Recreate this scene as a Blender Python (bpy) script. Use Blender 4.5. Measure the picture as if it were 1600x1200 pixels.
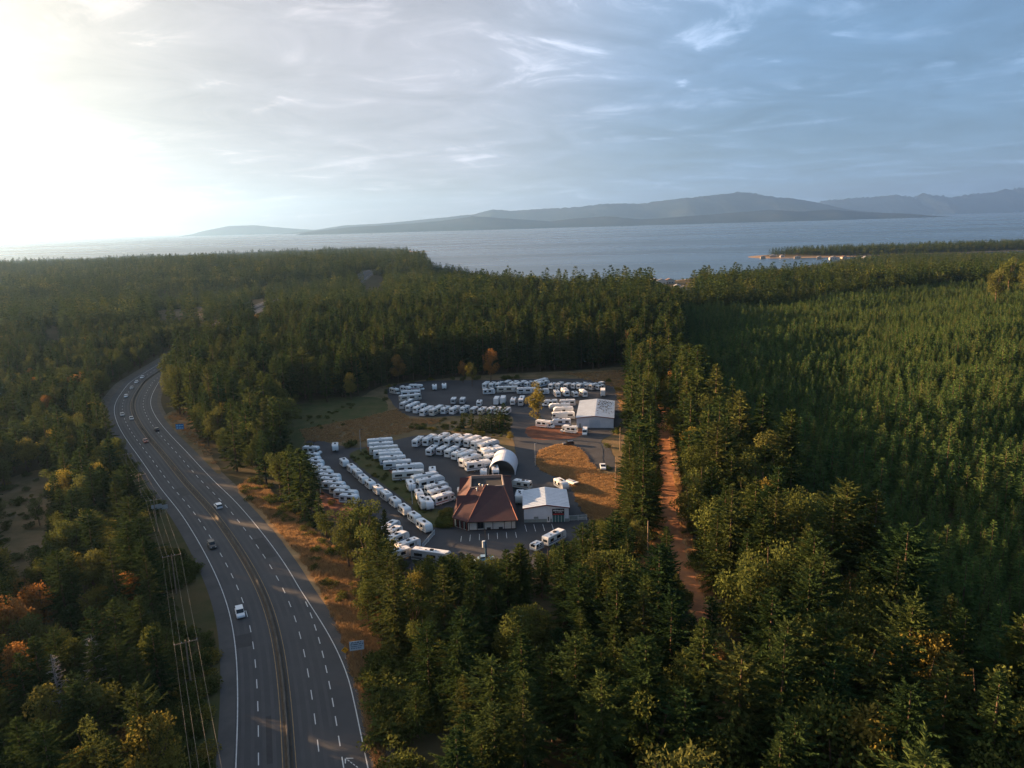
import bpy, bmesh, math, random
import numpy as np
from mathutils import Vector, Matrix
R_ = math.radians
for o in list(bpy.data.objects): bpy.data.objects.remove(o)
SC = bpy.context.scene
COL = SC.collection

# ------------------------------------------------------------------ camera
F, CZ = 1200.0, 90.0
_p, _r = R_(11.8), R_(1.6)
FW = Vector((0, math.cos(_p), -math.sin(_p)))
U0 = Vector((0, math.sin(_p), math.cos(_p)))
RT = Vector((1, 0, 0)) * math.cos(_r) - U0 * math.sin(_r)
UP = U0 * math.cos(_r) + Vector((1, 0, 0)) * math.sin(_r)
cam = bpy.data.cameras.new('camera'); cam.lens = 27.0; cam.sensor_width = 36.0
cam.clip_start = 0.5; cam.clip_end = 120000
camo = bpy.data.objects.new('camera', cam); COL.objects.link(camo)
m3 = Matrix((RT, UP, -FW)).transposed()
camo.matrix_world = Matrix.Translation((0, 0, CZ)) @ m3.to_4x4()
SC.camera = camo

def P(px, py, z=0.0):
    """world point on the level z seen at photograph pixel (px, py)"""
    d = FW + RT * ((px - 800) / F) + UP * ((600 - py) / F)
    t = (z - CZ) / d.z
    return Vector((d.x * t, d.y * t, z))

def proj(x, y, z):
    v = Vector((x, y, z - CZ)); w = v.dot(FW)
    if w < 1: return None
    return 800 + F * v.dot(RT) / w, 600 - F * v.dot(UP) / w, w

# ------------------------------------------------------------------ sky, sun, exposure
SUN_AZ, SUN_EL = R_(65), R_(10.0)            # azimuth towards -X from +Y
SUND = Vector((-math.sin(SUN_AZ) * math.cos(SUN_EL), math.cos(SUN_AZ) * math.cos(SUN_EL), math.sin(SUN_EL)))
W = bpy.data.worlds.new('World'); SC.world = W; W.use_nodes = True
wn, wl = W.node_tree.nodes, W.node_tree.links
wn.clear()
def N(t, **k):
    n = wn.new(t)
    for a, b in k.items(): setattr(n, a, b)
    return n
def M(op, a=None, b=None, c=None, clamp=False):
    n = wn.new('ShaderNodeMath'); n.operation = op; n.use_clamp = clamp
    for i, v in enumerate((a, b, c)):
        if v is None: continue
        if isinstance(v, (int, float)): n.inputs[i].default_value = v
        else: wl.new(v, n.inputs[i])
    return n.outputs[0]
def MIXC(fac, a, b, mode='MIX'):
    n = wn.new('ShaderNodeMix'); n.data_type = 'RGBA'; n.blend_type = mode
    for i, v in ((0, fac), (6, a), (7, b)):
        if isinstance(v, (int, float)): n.inputs[i].default_value = v
        elif isinstance(v, tuple): n.inputs[i].default_value = v + (1,)
        else: wl.new(v, n.inputs[i])
    return n.outputs[2]
out = N('ShaderNodeOutputWorld'); bg = N('ShaderNodeBackground')
sky = N('ShaderNodeTexSky', sky_type='NISHITA', sun_disc=False)
sky.sun_elevation = SUN_EL; sky.sun_rotation = -SUN_AZ
sky.altitude = 100; sky.air_density = 1.0; sky.dust_density = 0.6; sky.ozone_density = 2.0
tc = N('ShaderNodeTexCoord')
nrm = N('ShaderNodeVectorMath', operation='NORMALIZE'); wl.new(tc.outputs['Generated'], nrm.inputs[0])
sep = N('ShaderNodeSeparateXYZ'); wl.new(nrm.outputs[0], sep.inputs[0])
dot = N('ShaderNodeVectorMath', operation='DOT_PRODUCT'); wl.new(nrm.outputs[0], dot.inputs[0])
dot.inputs[1].default_value = SUND
d = M('MAXIMUM', dot.outputs['Value'], 0.0)
glow1 = M('POWER', d, 5.0); glow2 = M('POWER', d, 24.0)
# thin cloud sheet: direction projected on a level ceiling
zz = M('ADD', M('MAXIMUM', sep.outputs[2], 0.0), 0.10)
cx = M('DIVIDE', sep.outputs[0], zz); cy = M('DIVIDE', sep.outputs[1], zz)
def cnoise(sx, sy, scale, det, rough, off=0.0, dist=0.0, rot=0.0):
    c, s = math.cos(rot), math.sin(rot)
    u = M('MULTIPLY', M('ADD', M('MULTIPLY', cx, c), M('MULTIPLY', cy, s)), sx)
    v = M('MULTIPLY', M('SUBTRACT', M('MULTIPLY', cy, c), M('MULTIPLY', cx, s)), sy)
    cb = N('ShaderNodeCombineXYZ'); wl.new(u, cb.inputs[0]); wl.new(v, cb.inputs[1]); cb.inputs[2].default_value = off
    t = N('ShaderNodeTexNoise'); wl.new(cb.outputs[0], t.inputs['Vector'])
    t.inputs['Scale'].default_value = scale; t.inputs['Detail'].default_value = det
    t.inputs['Roughness'].default_value = rough; t.inputs['Distortion'].default_value = dist
    return t.outputs[0]
def ramp(v, a, b):
    n = wn.new('ShaderNodeMapRange'); n.interpolation_type = 'SMOOTHSTEP'
    wl.new(v, n.inputs[0]); n.inputs[1].default_value = a; n.inputs[2].default_value = b
    return n.outputs[0]
big = cnoise(1.0, 0.75, 0.55, 5, 0.55, 3.1, 0.2, 0.3)
fine = cnoise(1.0, 1.15, 1.7, 9, 0.66, 7.7, 0.8, 0.6)
streak = cnoise(0.55, 1.5, 1.1, 8, 0.66, 11.3, 0.9, -0.5)
# the sheet is thicker on the sun's side of the sky and thins out towards the blue
side = M('MULTIPLY_ADD', sep.outputs[0], -0.7, 0.30)
cover = ramp(M('ADD', M('ADD', M('MULTIPLY', big, 0.75), M('MULTIPLY', fine, 0.38)), side), 0.52, 1.02)
wisp = M('MULTIPLY', ramp(streak, 0.50, 0.68), ramp(fine, 0.42, 0.60))
bright = M('MULTIPLY', ramp(fine, 0.55, 0.70), ramp(big, 0.47, 0.60))
skyc = N('ShaderNodeVectorMath', operation='SCALE'); wl.new(sky.outputs[0], skyc.inputs[0]); skyc.inputs['Scale'].default_value = 0.10
# veil of thin high cloud: whiter towards the sun, blue away from it
vr = wn.new('ShaderNodeValToRGB'); vr.color_ramp.interpolation = 'B_SPLINE'; wl.new(dot.outputs['Value'], vr.inputs[0]); el_ = vr.color_ramp.elements
VEIL = [(0.0, (.150, .27, .45)), (.14, (.150, .265, .435)), (.30, (.215, .31, .455)), (.44, (.41, .43, .50)), (.55, (.41, .408, .455)), (.66, (.415, .40, .43)), (.75, (.47, .44, .425)), (.83, (.60, .535, .45)), (.90, (.80, .70, .54)), (1.0, (1.0, .90, .72))]
el_[0].position, el_[0].color = VEIL[0][0], VEIL[0][1] + (1,); el_[1].position, el_[1].color = VEIL[-1][0], VEIL[-1][1] + (1,)
for p_, c_ in VEIL[1:-1]:
    q_ = el_.new(p_); q_.color = c_ + (1,)
shade = M('ADD', M('MULTIPLY_ADD', fine, 0.85, 0.30), M('MULTIPLY', big, 0.56))
cs = N('ShaderNodeVectorMath', operation='SCALE'); wl.new(vr.outputs[0], cs.inputs[0]); wl.new(shade, cs.inputs['Scale'])
c1 = MIXC(M('MULTIPLY_ADD', cover, 0.18, 0.72), skyc.outputs[0], cs.outputs[0])
hi = N('ShaderNodeVectorMath', operation='SCALE'); wl.new(vr.outputs[0], hi.inputs[0]); hi.inputs['Scale'].default_value = 1.55
hi2 = N('ShaderNodeVectorMath', operation='ADD'); wl.new(hi.outputs[0], hi2.inputs[0]); hi2.inputs[1].default_value = (.14, .12, .10)
c2 = MIXC(M('MULTIPLY', M('MAXIMUM', M('MULTIPLY', wisp, 0.6), M('MULTIPLY', bright, 0.9)), 0.95), c1, hi2.outputs[0])
g2 = N('ShaderNodeVectorMath', operation='SCALE'); g2.inputs[0].default_value = (1.7, 1.42, .95); wl.new(M('POWER', d, 16.0), g2.inputs['Scale'])
s2 = N('ShaderNodeVectorMath', operation='ADD'); wl.new(c2, s2.inputs[0]); wl.new(g2.outputs[0], s2.inputs[1])
wl.new(s2.outputs[0], bg.inputs[0]); bg.inputs[1].default_value = 0.262
wl.new(bg.outputs[0], out.inputs[0])
W.cycles.sampling_method = 'MANUAL'; W.cycles.sample_map_resolution = 256

sl = bpy.data.lights.new('sun', 'SUN'); sl.energy = 5.0; sl.angle = R_(0.8); sl.color = (1.0, 0.61, 0.31)
so = bpy.data.objects.new('sun', sl); COL.objects.link(so)
so.rotation_euler = (-SUND).to_track_quat('-Z', 'Y').to_euler(); so.location = (-300, 200, 200)
SC.view_settings.view_transform = 'Standard'; SC.view_settings.look = 'None'
SC.view_settings.gamma = 1.0; SC.view_settings.exposure = 2.46; SC.view_settings.use_curve_mapping = False
SC.cycles.max_bounces = 4; SC.cycles.diffuse_bounces = 2; SC.cycles.glossy_bounces = 2
SC.cycles.transmission_bounces = 2; SC.cycles.transparent_max_bounces = 4; SC.cycles.volume_bounces = 1
SC.cycles.use_denoising = True; SC.cycles.caustics_reflective = False; SC.cycles.caustics_refractive = False
SC.cycles.sample_clamp_indirect = 4.0

# ------------------------------------------------------------------ helpers
rng = random.Random(7)
def tag(o, label=None, cat=None, group=None, kind=None):
    if label: o['label'] = label
    if cat: o['category'] = cat
    if group: o['group'] = group
    if kind: o['kind'] = kind
    return o
def link(name, me, parent=None, loc=None, rz=0.0):
    o = bpy.data.objects.new(name, me); COL.objects.link(o)
    if parent is not None: o.parent = parent
    if loc is not None: o.location = loc
    if rz: o.rotation_euler = (0, 0, rz)
    return o
def empty(name, loc, rz=0.0, sc=1.0):
    o = link(name, None, None, loc, rz); o.empty_display_size = 0.5
    if sc != 1.0: o.scale = (sc, sc, sc)
    return o

class MB:
    """collects shapes for one mesh"""
    def __init__(s): s.v = []; s.f = []
    def add(s, vs, fs):
        n = len(s.v); s.v += [tuple(q) for q in vs]; s.f += [tuple(i + n for i in f) for f in fs]; return s
    def box(s, x0, x1, y0, y1, z0, z1):
        return s.add([(x0, y0, z0), (x1, y0, z0), (x1, y1, z0), (x0, y1, z0), (x0, y0, z1), (x1, y0, z1), (x1, y1, z1), (x0, y1, z1)],
                     [(3, 2, 1, 0), (4, 5, 6, 7), (0, 1, 5, 4), (1, 2, 6, 5), (2, 3, 7, 6), (3, 0, 4, 7)])
    def prism(s, prof, y0, y1):
        """closed x-z outline pushed along y"""
        n = len(prof)
        vs = [(x, y0, z) for x, z in prof] + [(x, y1, z) for x, z in prof]
        fs = [tuple(range(n)), tuple(range(2 * n - 1, n - 1, -1))]
        fs += [(i, i + n, (i + 1) % n + n, (i + 1) % n) for i in range(n)]
        return s.add(vs, fs)
    def slab(s, pts, z0, z1):
        n = len(pts)
        vs = [(q[0], q[1], z0) for q in pts] + [(q[0], q[1], z1) for q in pts]
        return s.add(vs, [tuple(range(n - 1, -1, -1)), tuple(range(n, 2 * n))] + [(i, (i + 1) % n, (i + 1) % n + n, i + n) for i in range(n)])
    def tube(s, a, b, r0, r1=None, n=8, cap=True):
        a, b = Vector(a), Vector(b); r1 = r0 if r1 is None else r1
        d = (b - a).normalized(); u = d.orthogonal().normalized(); w = d.cross(u)
        vs = [a + (u * math.cos(k * 2 * math.pi / n) + w * math.sin(k * 2 * math.pi / n)) * r0 for k in range(n)]
        vs += [b + (u * math.cos(k * 2 * math.pi / n) + w * math.sin(k * 2 * math.pi / n)) * r1 for k in range(n)]
        fs = [(k, (k + 1) % n, (k + 1) % n + n, k + n) for k in range(n)]
        if cap: fs += [tuple(range(n - 1, -1, -1)), tuple(range(n, 2 * n))]
        return s.add(vs, fs)
    def quad(s, a, b, c, d): return s.add([a, b, c, d], [(0, 1, 2, 3)])
    def mesh(s, name, mat, bevel=0.0, smooth=False):
        me = bpy.data.meshes.new(name); me.from_pydata(s.v, [], s.f)
        bm = bmesh.new(); bm.from_mesh(me)
        bmesh.ops.recalc_face_normals(bm, faces=bm.faces)
        if bevel:
            bmesh.ops.bevel(bm, geom=[e for e in bm.edges], offset=bevel, segments=2, affect='EDGES', clamp_overlap=True)
        bm.to_mesh(me); bm.free()
        if smooth:
            for p in me.polygons: p.use_smooth = True
        for m in (mat if isinstance(mat, (list, tuple)) else [mat]): me.materials.append(m)
        return me
    def build(s, name, mat, parent=None, bevel=0.0, smooth=False): return link(name, s.mesh(name, mat, bevel, smooth), parent)

def mat(name, col, rough=0.7, var=0.0, scale=1.0, bump=0.0, bscale=None, metal=0.0, col2=None, coord='Object', spec=0.3, det=6):
    m = bpy.data.materials.new(name); m.use_nodes = True
    nt = m.node_tree; b = nt.nodes['Principled BSDF']
    b.inputs['Roughness'].default_value = rough; b.inputs['Metallic'].default_value = metal
    b.inputs['Specular IOR Level'].default_value = spec
    b.inputs['Base Color'].default_value = tuple(col) + (1,)
    if var or col2 or bump:
        t = nt.nodes.new('ShaderNodeTexCoord'); n = nt.nodes.new('ShaderNodeTexNoise')
        nt.links.new(t.outputs[coord], n.inputs['Vector'])
        n.inputs['Scale'].default_value = scale; n.inputs['Detail'].default_value = det; n.inputs['Roughness'].default_value = 0.65
        mx = nt.nodes.new('ShaderNodeMix'); mx.data_type = 'RGBA'
        c2 = col2 if col2 else tuple(max(0, c * (1 - var)) for c in col)
        c1 = col if col2 else tuple(c * (1 + var) for c in col)
        mx.inputs[6].default_value = tuple(c1) + (1,); mx.inputs[7].default_value = tuple(c2) + (1,)
        rp = nt.nodes.new('ShaderNodeMapRange'); rp.inputs[1].default_value = 0.36; rp.inputs[2].default_value = 0.64
        nt.links.new(n.outputs[0], rp.inputs[0]); nt.links.new(rp.outputs[0], mx.inputs[0])
        nt.links.new(mx.outputs[2], b.inputs['Base Color'])
        if bump:
            n2 = nt.nodes.new('ShaderNodeTexNoise'); nt.links.new(t.outputs[coord], n2.inputs['Vector'])
            n2.inputs['Scale'].default_value = bscale or scale * 4; n2.inputs['Detail'].default_value = 6
            bp = nt.nodes.new('ShaderNodeBump'); bp.inputs['Strength'].default_value = bump; bp.inputs['Distance'].default_value = 0.2
            nt.links.new(n2.outputs[0], bp.inputs['Height']); nt.links.new(bp.outputs[0], b.inputs['Normal'])
    return m

def foliage(name, cols, transl=0.25):
    """leaf material: the tint of each plant from its own random number, of each spray from the face attribute"""
    m = bpy.data.materials.new(name); m.use_nodes = True
    nt = m.node_tree; nt.nodes.clear(); L = nt.links.new
    o = nt.nodes.new('ShaderNodeOutputMaterial'); oi = nt.nodes.new('ShaderNodeObjectInfo')
    cr = nt.nodes.new('ShaderNodeValToRGB'); e = cr.color_ramp.elements
    e[0].color = tuple(cols[0]) + (1,); e[1].color = tuple(cols[-1]) + (1,)
    for i, c in enumerate(cols[1:-1]):
        q = e.new((i + 1) / (len(cols) - 1)); q.color = tuple(c) + (1,)
    L(oi.outputs['Random'], cr.inputs[0])
    at = nt.nodes.new('ShaderNodeAttribute'); at.attribute_name = 'tint'
    mr = nt.nodes.new('ShaderNodeMapRange'); mr.inputs[3].default_value = 0.55; mr.inputs[4].default_value = 1.5
    L(at.outputs['Fac'], mr.inputs[0])
    sc = nt.nodes.new('ShaderNodeVectorMath'); sc.operation = 'SCALE'
    L(cr.outputs[0], sc.inputs[0]); L(mr.outputs[0], sc.inputs['Scale'])
    df = nt.nodes.new('ShaderNodeBsdfDiffuse'); tr = nt.nodes.new('ShaderNodeBsdfTranslucent'); mx = nt.nodes.new('ShaderNodeMixShader')
    mx.inputs[0].default_value = transl
    L(sc.outputs[0], df.inputs[0]); L(sc.outputs[0], tr.inputs[0])
    L(df.outputs[0], mx.inputs[1]); L(tr.outputs[0], mx.inputs[2]); L(mx.outputs[0], o.inputs[0])
    return m

# ------------------------------------------------------------------ materials
m_forest = mat('forest_floor', (0.050, 0.046, 0.026), 1.0, scale=0.03, col2=(0.085, 0.065, 0.035), coord='Object', bump=0.3, bscale=0.4, spec=0.05)
m_dry = mat('dry_grass_ground', (0.34, 0.22, 0.11), 1.0, scale=0.12, col2=(0.20, 0.125, 0.065), bump=0.4, bscale=1.2, spec=0.05)
m_dryd = mat('scrubby_bank', (0.20, 0.135, 0.075), 1.0, scale=0.10, col2=(0.105, 0.085, 0.042), bump=0.5, bscale=0.9, spec=0.05)
m_green = mat('mown_grass', (0.048, 0.062, 0.022), 1.0, scale=0.15, col2=(0.090, 0.078, 0.036), bump=0.4, bscale=1.5, spec=0.05)
m_brush = mat('rough_verge', (0.055, 0.060, 0.024), 1.0, scale=0.08, col2=(0.10, 0.075, 0.035), bump=0.5, bscale=1.0, spec=0.05)
m_dirt = mat('red_dirt', (0.38, 0.17, 0.075), 1.0, scale=0.2, col2=(0.25, 0.115, 0.06), bump=0.4, bscale=1.0, spec=0.05)
m_bark_mulch = mat('bark_mulch', (0.20, 0.085, 0.05), 1.0, scale=0.4, col2=(0.13, 0.06, 0.04), spec=0.05)
m_asph = mat('asphalt', (0.074, 0.073, 0.075), 0.85, scale=0.05, col2=(0.058, 0.058, 0.061), bump=0.05, bscale=6, spec=0.2)
m_lot = mat('lot_asphalt', (0.058, 0.058, 0.062), 0.85, scale=0.07, col2=(0.040, 0.041, 0.046), bump=0.05, bscale=5, spec=0.2)
m_shoulder = mat('shoulder', (0.092, 0.086, 0.082), 0.9, scale=0.15, col2=(0.070, 0.067, 0.066), spec=0.2)
m_gravel = mat('gravel', (0.14, 0.12, 0.10), 1.0, scale=0.4, col2=(0.09, 0.078, 0.064), spec=0.1)
m_white = mat('white_paint', (0.62, 0.62, 0.60), 0.7, scale=0.7, col2=(0.45, 0.45, 0.44))
m_yellow = mat('yellow_paint', (0.40, 0.25, 0.085), 0.7, scale=0.6, col2=(0.24, 0.165, 0.08))
m_median = mat('gritty_median', (0.065, 0.052, 0.042), 0.95, scale=0.6, col2=(0.10, 0.075, 0.05))
m_conc = mat('concrete', (0.13, 0.115, 0.10), 0.9, scale=0.5, col2=(0.075, 0.068, 0.06), bump=0.1)
m_glass = mat('dark_glass', (0.012, 0.014, 0.017), 0.12, spec=0.5)
m_rubber = mat('rubber', (0.015, 0.015, 0.016), 0.8)
m_steel = mat('galvanised_steel', (0.42, 0.43, 0.44), 0.5, 0.1, 2.0, metal=0.3)
m_dark = mat('dark_plastic', (0.03, 0.03, 0.033), 0.6)
m_wood = mat('weathered_wood', (0.27, 0.19, 0.125), 0.9, 0.3, 3.0)
m_bark = mat('bark', (0.105, 0.072, 0.050), 0.95, 0.4, 2.0, spec=0.1)
m_barkr = mat('orange_bark', (0.34, 0.15, 0.075), 0.8, 0.3, 1.0, spec=0.1)
m_snag = mat('bleached_wood', (0.30, 0.27, 0.25), 0.95, 0.25, 1.0, spec=0.1)
FIR = foliage('fir_needles', [(0.018, 0.036, 0.014), (0.036, 0.058, 0.018), (0.056, 0.074, 0.021), (0.023, 0.046, 0.017), (0.072, 0.082, 0.024), (0.030, 0.052, 0.018), (0.046, 0.066, 0.020)])
YFIR = foliage('young_fir_needles', [(0.044, 0.084, 0.028), (0.080, 0.125, 0.037), (0.060, 0.104, 0.032), (0.105, 0.132, 0.040)])
LEAFG = foliage('green_leaves', [(0.055, 0.072, 0.020), (0.090, 0.105, 0.028), (0.070, 0.085, 0.024), (0.110, 0.112, 0.034)], 0.3)
LEAFY = foliage('yellowing_leaves', [(0.17, 0.13, 0.03), (0.20, 0.165, 0.035), (0.145, 0.13, 0.032)], 0.3)
LEAFO = foliage('orange_leaves', [(0.27, 0.125, 0.035), (0.22, 0.115, 0.04), (0.24, 0.145, 0.045)], 0.3)
DRYB = foliage('dry_blades', [(0.36, 0.23, 0.11), (0.30, 0.18, 0.085)], 0.3)

# ------------------------------------------------------------------ land, sea, far islands
SEA = -45.0
_ct = [-9, -0.75, -0.60, -0.30, -0.16, -0.125, -0.108, -0.098, -0.06, 0.0, 0.05, 0.16, 0.25, 0.36, 0.45, 0.60, 0.75, 9]
_cr = [5600, 5200, 4700, 4600, 4750, 4450, 4100, 2550, 2250, 1900, 1720, 1640, 1850, 2050, 2600, 2800, 2900, 3200]
def coast(x, y):
    t = x / max(y, 1.0) if y > 1 else (9 if x > 0 else -9)
    return float(np.interp(t, _ct, _cr))
_nx = [(rng.uniform(-1, 1) / s, rng.uniform(-1, 1) / s, rng.uniform(0, 6), s) for s in (700, 500, 330, 210) for _ in range(3)]
def hgt(x, y):
    r = math.hypot(x, y); c = coast(x, y)
    a = min(max((r - 850) / max(c - 1150, 300), 0), 1); a = a * a * (3 - 2 * a)
    z = -41.5 * a
    w = min(max((r - 750) / 500, 0), 1) * (1 - 0.75 * a)
    z += w * sum(math.sin(x * p * 6.28 + y * q * 6.28 + f) for p, q, f, s in _nx) * (2.6 if x < -150 else 1.6)
    z += 26 * math.exp(-(((x + 830) / 620) ** 2 + ((y - 1900) / 420) ** 2)) * w
    if r > c - 60: z = min(z, -41.5 - (r - (c - 60)) * 0.055)
    # wooded headland with a rocky shore beyond the bay
    hx, hy = x - 1430, y - 2640 - .10 * (x - 900)
    z2 = -62 + 26 * max(0, 1 - (abs(hx) / 740) ** 3) ** 0.5 * max(0, 1 - (hy / 210) ** 2) ** 0.5 if abs(hx) < 740 and abs(hy) < 210 else -62
    z = max(z, z2)
    # low spit at the far point and rocky islet
    for bx, by, br, bh in ((-470, 4240, 190, 18.5), (2010, 3010, 150, 34)):
        q = ((x - bx) / br) ** 2 + ((y - by) / (br * 0.6)) ** 2
        if q < 1: z = max(z, -62 + bh * (1 - q) ** 0.5)
    return max(z, -60)

def terrain():
    angs = [R_(a) for a in np.concatenate([np.arange(-180, -60, 6), np.arange(-60, 60, 0.55), np.arange(60, 180, 6)])]
    rad = [0.01] + list(np.geomspace(15, 820, 26)) + list(np.geomspace(850, 6500, 110))
    v, f = [], []; na = len(angs)
    for r in rad:
        for a in angs:
            x, y = r * math.sin(a), r * math.cos(a); v.append((x, y, hgt(x, y)))
    for i in range(len(rad) - 1):
        for j in range(na):
            k = (j + 1) % na
            f.append((i * na + j, i * na + k, (i + 1) * na + k, (i + 1) * na + j))
    me = bpy.data.meshes.new('ground'); me.from_pydata(v, [], f); me.materials.append(m_ground)
    for p in me.polygons: p.use_smooth = True
    return tag(link('ground', me), 'dark brown forest floor under the trees', 'ground', kind='structure')
# forest floor with bare rock and sand close to the water line
m_ground = mat('ground_cover', (0.050, 0.046, 0.026), 1.0, scale=0.02, col2=(0.085, 0.066, 0.036), bump=0.3, bscale=0.3, spec=0.05)
nt = m_ground.node_tree; b = nt.nodes['Principled BSDF']; src = b.inputs['Base Color'].links[0].from_socket
tcn = nt.nodes.new('ShaderNodeTexCoord'); sp = nt.nodes.new('ShaderNodeSeparateXYZ'); nt.links.new(tcn.outputs['Object'], sp.inputs[0])
mr = nt.nodes.new('ShaderNodeMapRange'); nt.links.new(sp.outputs[2], mr.inputs[0]); mr.inputs[1].default_value = -42.0; mr.inputs[2].default_value = -43.0
mx = nt.nodes.new('ShaderNodeMix'); mx.data_type = 'RGBA'; nt.links.new(mr.outputs[0], mx.inputs[0]); nt.links.new(src, mx.inputs[6]); mx.inputs[7].default_value = (0.26, 0.18, 0.115, 1)
nt.links.new(mx.outputs[2], b.inputs['Base Color'])
terrain()

def sea():
    m = bpy.data.materials.new('sea_water'); m.use_nodes = True
    nt = m.node_tree; b = nt.nodes['Principled BSDF']; L = nt.links.new
    b.inputs['Base Color'].default_value = (0.035, 0.06, 0.085, 1); b.inputs['Roughness'].default_value = 0.22; b.inputs['IOR'].default_value = 1.33
    t = nt.nodes.new('ShaderNodeTexCoord'); hs = []
    for sc_, (sx, sy), st in ((0.010, (0.35, 1.0), 1.0), (0.05, (0.5, 1), 0.25), (0.0012, (0.3, 1), 5.0)):
        mp = nt.nodes.new('ShaderNodeMapping'); mp.inputs['Scale'].default_value = (sc_ * sx, sc_ * sy, sc_); mp.inputs['Rotation'].default_value = (0, 0, 0.25)
        L(t.outputs['Object'], mp.inputs[0]); n = nt.nodes.new('ShaderNodeTexNoise'); L(mp.outputs[0], n.inputs['Vector']); n.inputs['Scale'].default_value = 1.0
        n.inputs['Detail'].default_value = 5
        q = nt.nodes.new('ShaderNodeMath'); q.operation = 'MULTIPLY'; L(n.outputs[0], q.inputs[0]); q.inputs[1].default_value = st; hs.append(q.outputs[0])
    a = nt.nodes.new('ShaderNodeMath'); L(hs[0], a.inputs[0]); L(hs[1], a.inputs[1])
    bp = nt.nodes.new('ShaderNodeBump'); bp.inputs['Strength'].default_value = 0.07; bp.inputs['Distance'].default_value = 3.0
    L(a.outputs[0], bp.inputs['Height']); L(bp.outputs[0], b.inputs['Normal'])
    rr = nt.nodes.new('ShaderNodeMapRange'); L(hs[2], rr.inputs[0]); rr.inputs[1].default_value = 2.0; rr.inputs[2].default_value = 3.0
    rr.inputs[3].default_value = 0.24; rr.inputs[4].default_value = 0.32; L(rr.outputs[0], b.inputs['Roughness'])
    S = 41000
    MB().quad((-S, -9000, SEA), (S, -9000, SEA), (S, S, SEA), (-S, S, SEA))
    mb = MB().quad((-S, -9000, SEA), (S, -9000, SEA), (S, S, SEA), (-S, S, SEA))
    o = mb.build('sea', m); tag(o, 'calm grey blue strait between the forest and the islands', 'sea', kind='structure')
sea()

m_hill = mat('far_forest_slope', (0.018, 0.030, 0.032), 1.0, scale=0.0015, col2=(0.040, 0.050, 0.048), spec=0.0)
def range_(name, label, prof, dist, depth, seed, jag=0.012):
    """a mountain range: ridge heights read as angles, given its own distance, depth, spurs and valleys"""
    pts = []
    for px, py in prof:
        d = FW + RT * ((px - 800) / F) + UP * ((600 - py) / F); q = d * (dist / d.y)
        pts.append((q.x, q.y, max(0.0, CZ + q.z - SEA + 4)))
    xs = np.array([q[0] for q in pts]); hs = np.array([q[2] for q in pts])
    g = np.random.default_rng(seed); nx, ny = 260, 30
    X = np.linspace(xs[0], xs[-1], nx); v, f = [], []
    ridge = np.interp(X, xs, hs)
    ph = g.uniform(0, 6.28, 12); fr = g.uniform(0.6, 3.0, 12) / 1000
    for j in range(ny + 1):
        s = j / ny * 2 - 1
        for i in range(nx):
            y = dist + s * depth + 180 * math.sin(X[i] * fr[0] + ph[0])
            env = max(0.0, 1 - abs(s)) ** (0.85)
            spur = sum(math.sin(X[i] * fr[k] * 1.6 + ph[k] + s * 2.2 * (k % 3 - 1)) for k in range(1, 8)) / 7
            z = ridge[i] * env * (1 + 0.55 * spur * (1 - env)) + g.normal(0, 1) * ridge[i] * jag
            v.append((X[i], y, SEA - 4 + max(0, z)))
    for j in range(ny):
        for i in range(nx - 1):
            f.append((j * nx + i, j * nx + i + 1, (j + 1) * nx + i + 1, (j + 1) * nx + i))
    me = bpy.data.meshes.new(name); me.from_pydata(v, [], f); me.materials.append(m_hill)
    for p in me.polygons: p.use_smooth = True
    tag(link(name, me), label, 'mountain', kind='structure')
range_('mountain_island', 'long hazy blue mountain island with the highest summit', [(470, 362), (540, 352), (600, 349), (640, 345), (700, 339), (740, 335), (770, 327), (800, 329), (850, 326), (900, 324), (945, 318), (1000, 318), (1040, 313), (1100, 306), (1140, 302), (1157, 300), (1180, 302), (1210, 308), (1250, 312), (1290, 319), (1320, 326), (1350, 330), (1400, 336)], 28000, 3200, 3)
range_('hills', 'low dark blue island hills in front of the mountain island', [(480, 362), (560, 354), (620, 351), (700, 344), (740, 338), (770, 340), (800, 342), (860, 346), (900, 341), (950, 338), (1000, 343), (1100, 336), (1150, 332), (1200, 328), (1250, 331), (1300, 327), (1350, 331), (1420, 334), (1450, 338)], 20500, 1300, 5)
range_('mountains', 'pale jagged mainland mountains faint in the haze', [(1180, 342), (1240, 322), (1290, 313), (1340, 309), (1380, 306), (1400, 304), (1425, 308), (1440, 302), (1460, 306), (1480, 309), (1520, 303), (1560, 299), (1600, 293), (1660, 290), (1760, 296), (1900, 312)], 37500, 2800, 8, 0.03)
range_('hills', 'faint low islands near the bright horizon', [(290, 369), (320, 361), (340, 357), (360, 353), (400, 352), (430, 355), (470, 358), (520, 361), (560, 362)], 30000, 1000, 9)

# the air: one even haze round everything
hz = MB().box(-42000, 42000, -9500, 42000, -62, 1480).mesh('haze', [])
hm = bpy.data.materials.new('haze'); hm.use_nodes = True; nt = hm.node_tree; nt.nodes.clear()
ho = nt.nodes.new('ShaderNodeOutputMaterial'); hv = nt.nodes.new('ShaderNodeVolumePrincipled')
hv.inputs['Color'].default_value = (0.27, 0.48, 0.82, 1); hv.inputs['Density'].default_value = 0.000030; hv.inputs['Anisotropy'].default_value = 0.6
hv.inputs['Density Attribute'].default_value = ''; hv.inputs['Temperature Attribute'].default_value = ''
nt.links.new(hv.outputs[0], ho.inputs['Volume']); hz.materials.append(hm)
tag(link('haze', hz), 'thin pale haze in the air over forest and sea', 'haze', kind='stuff')

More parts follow.
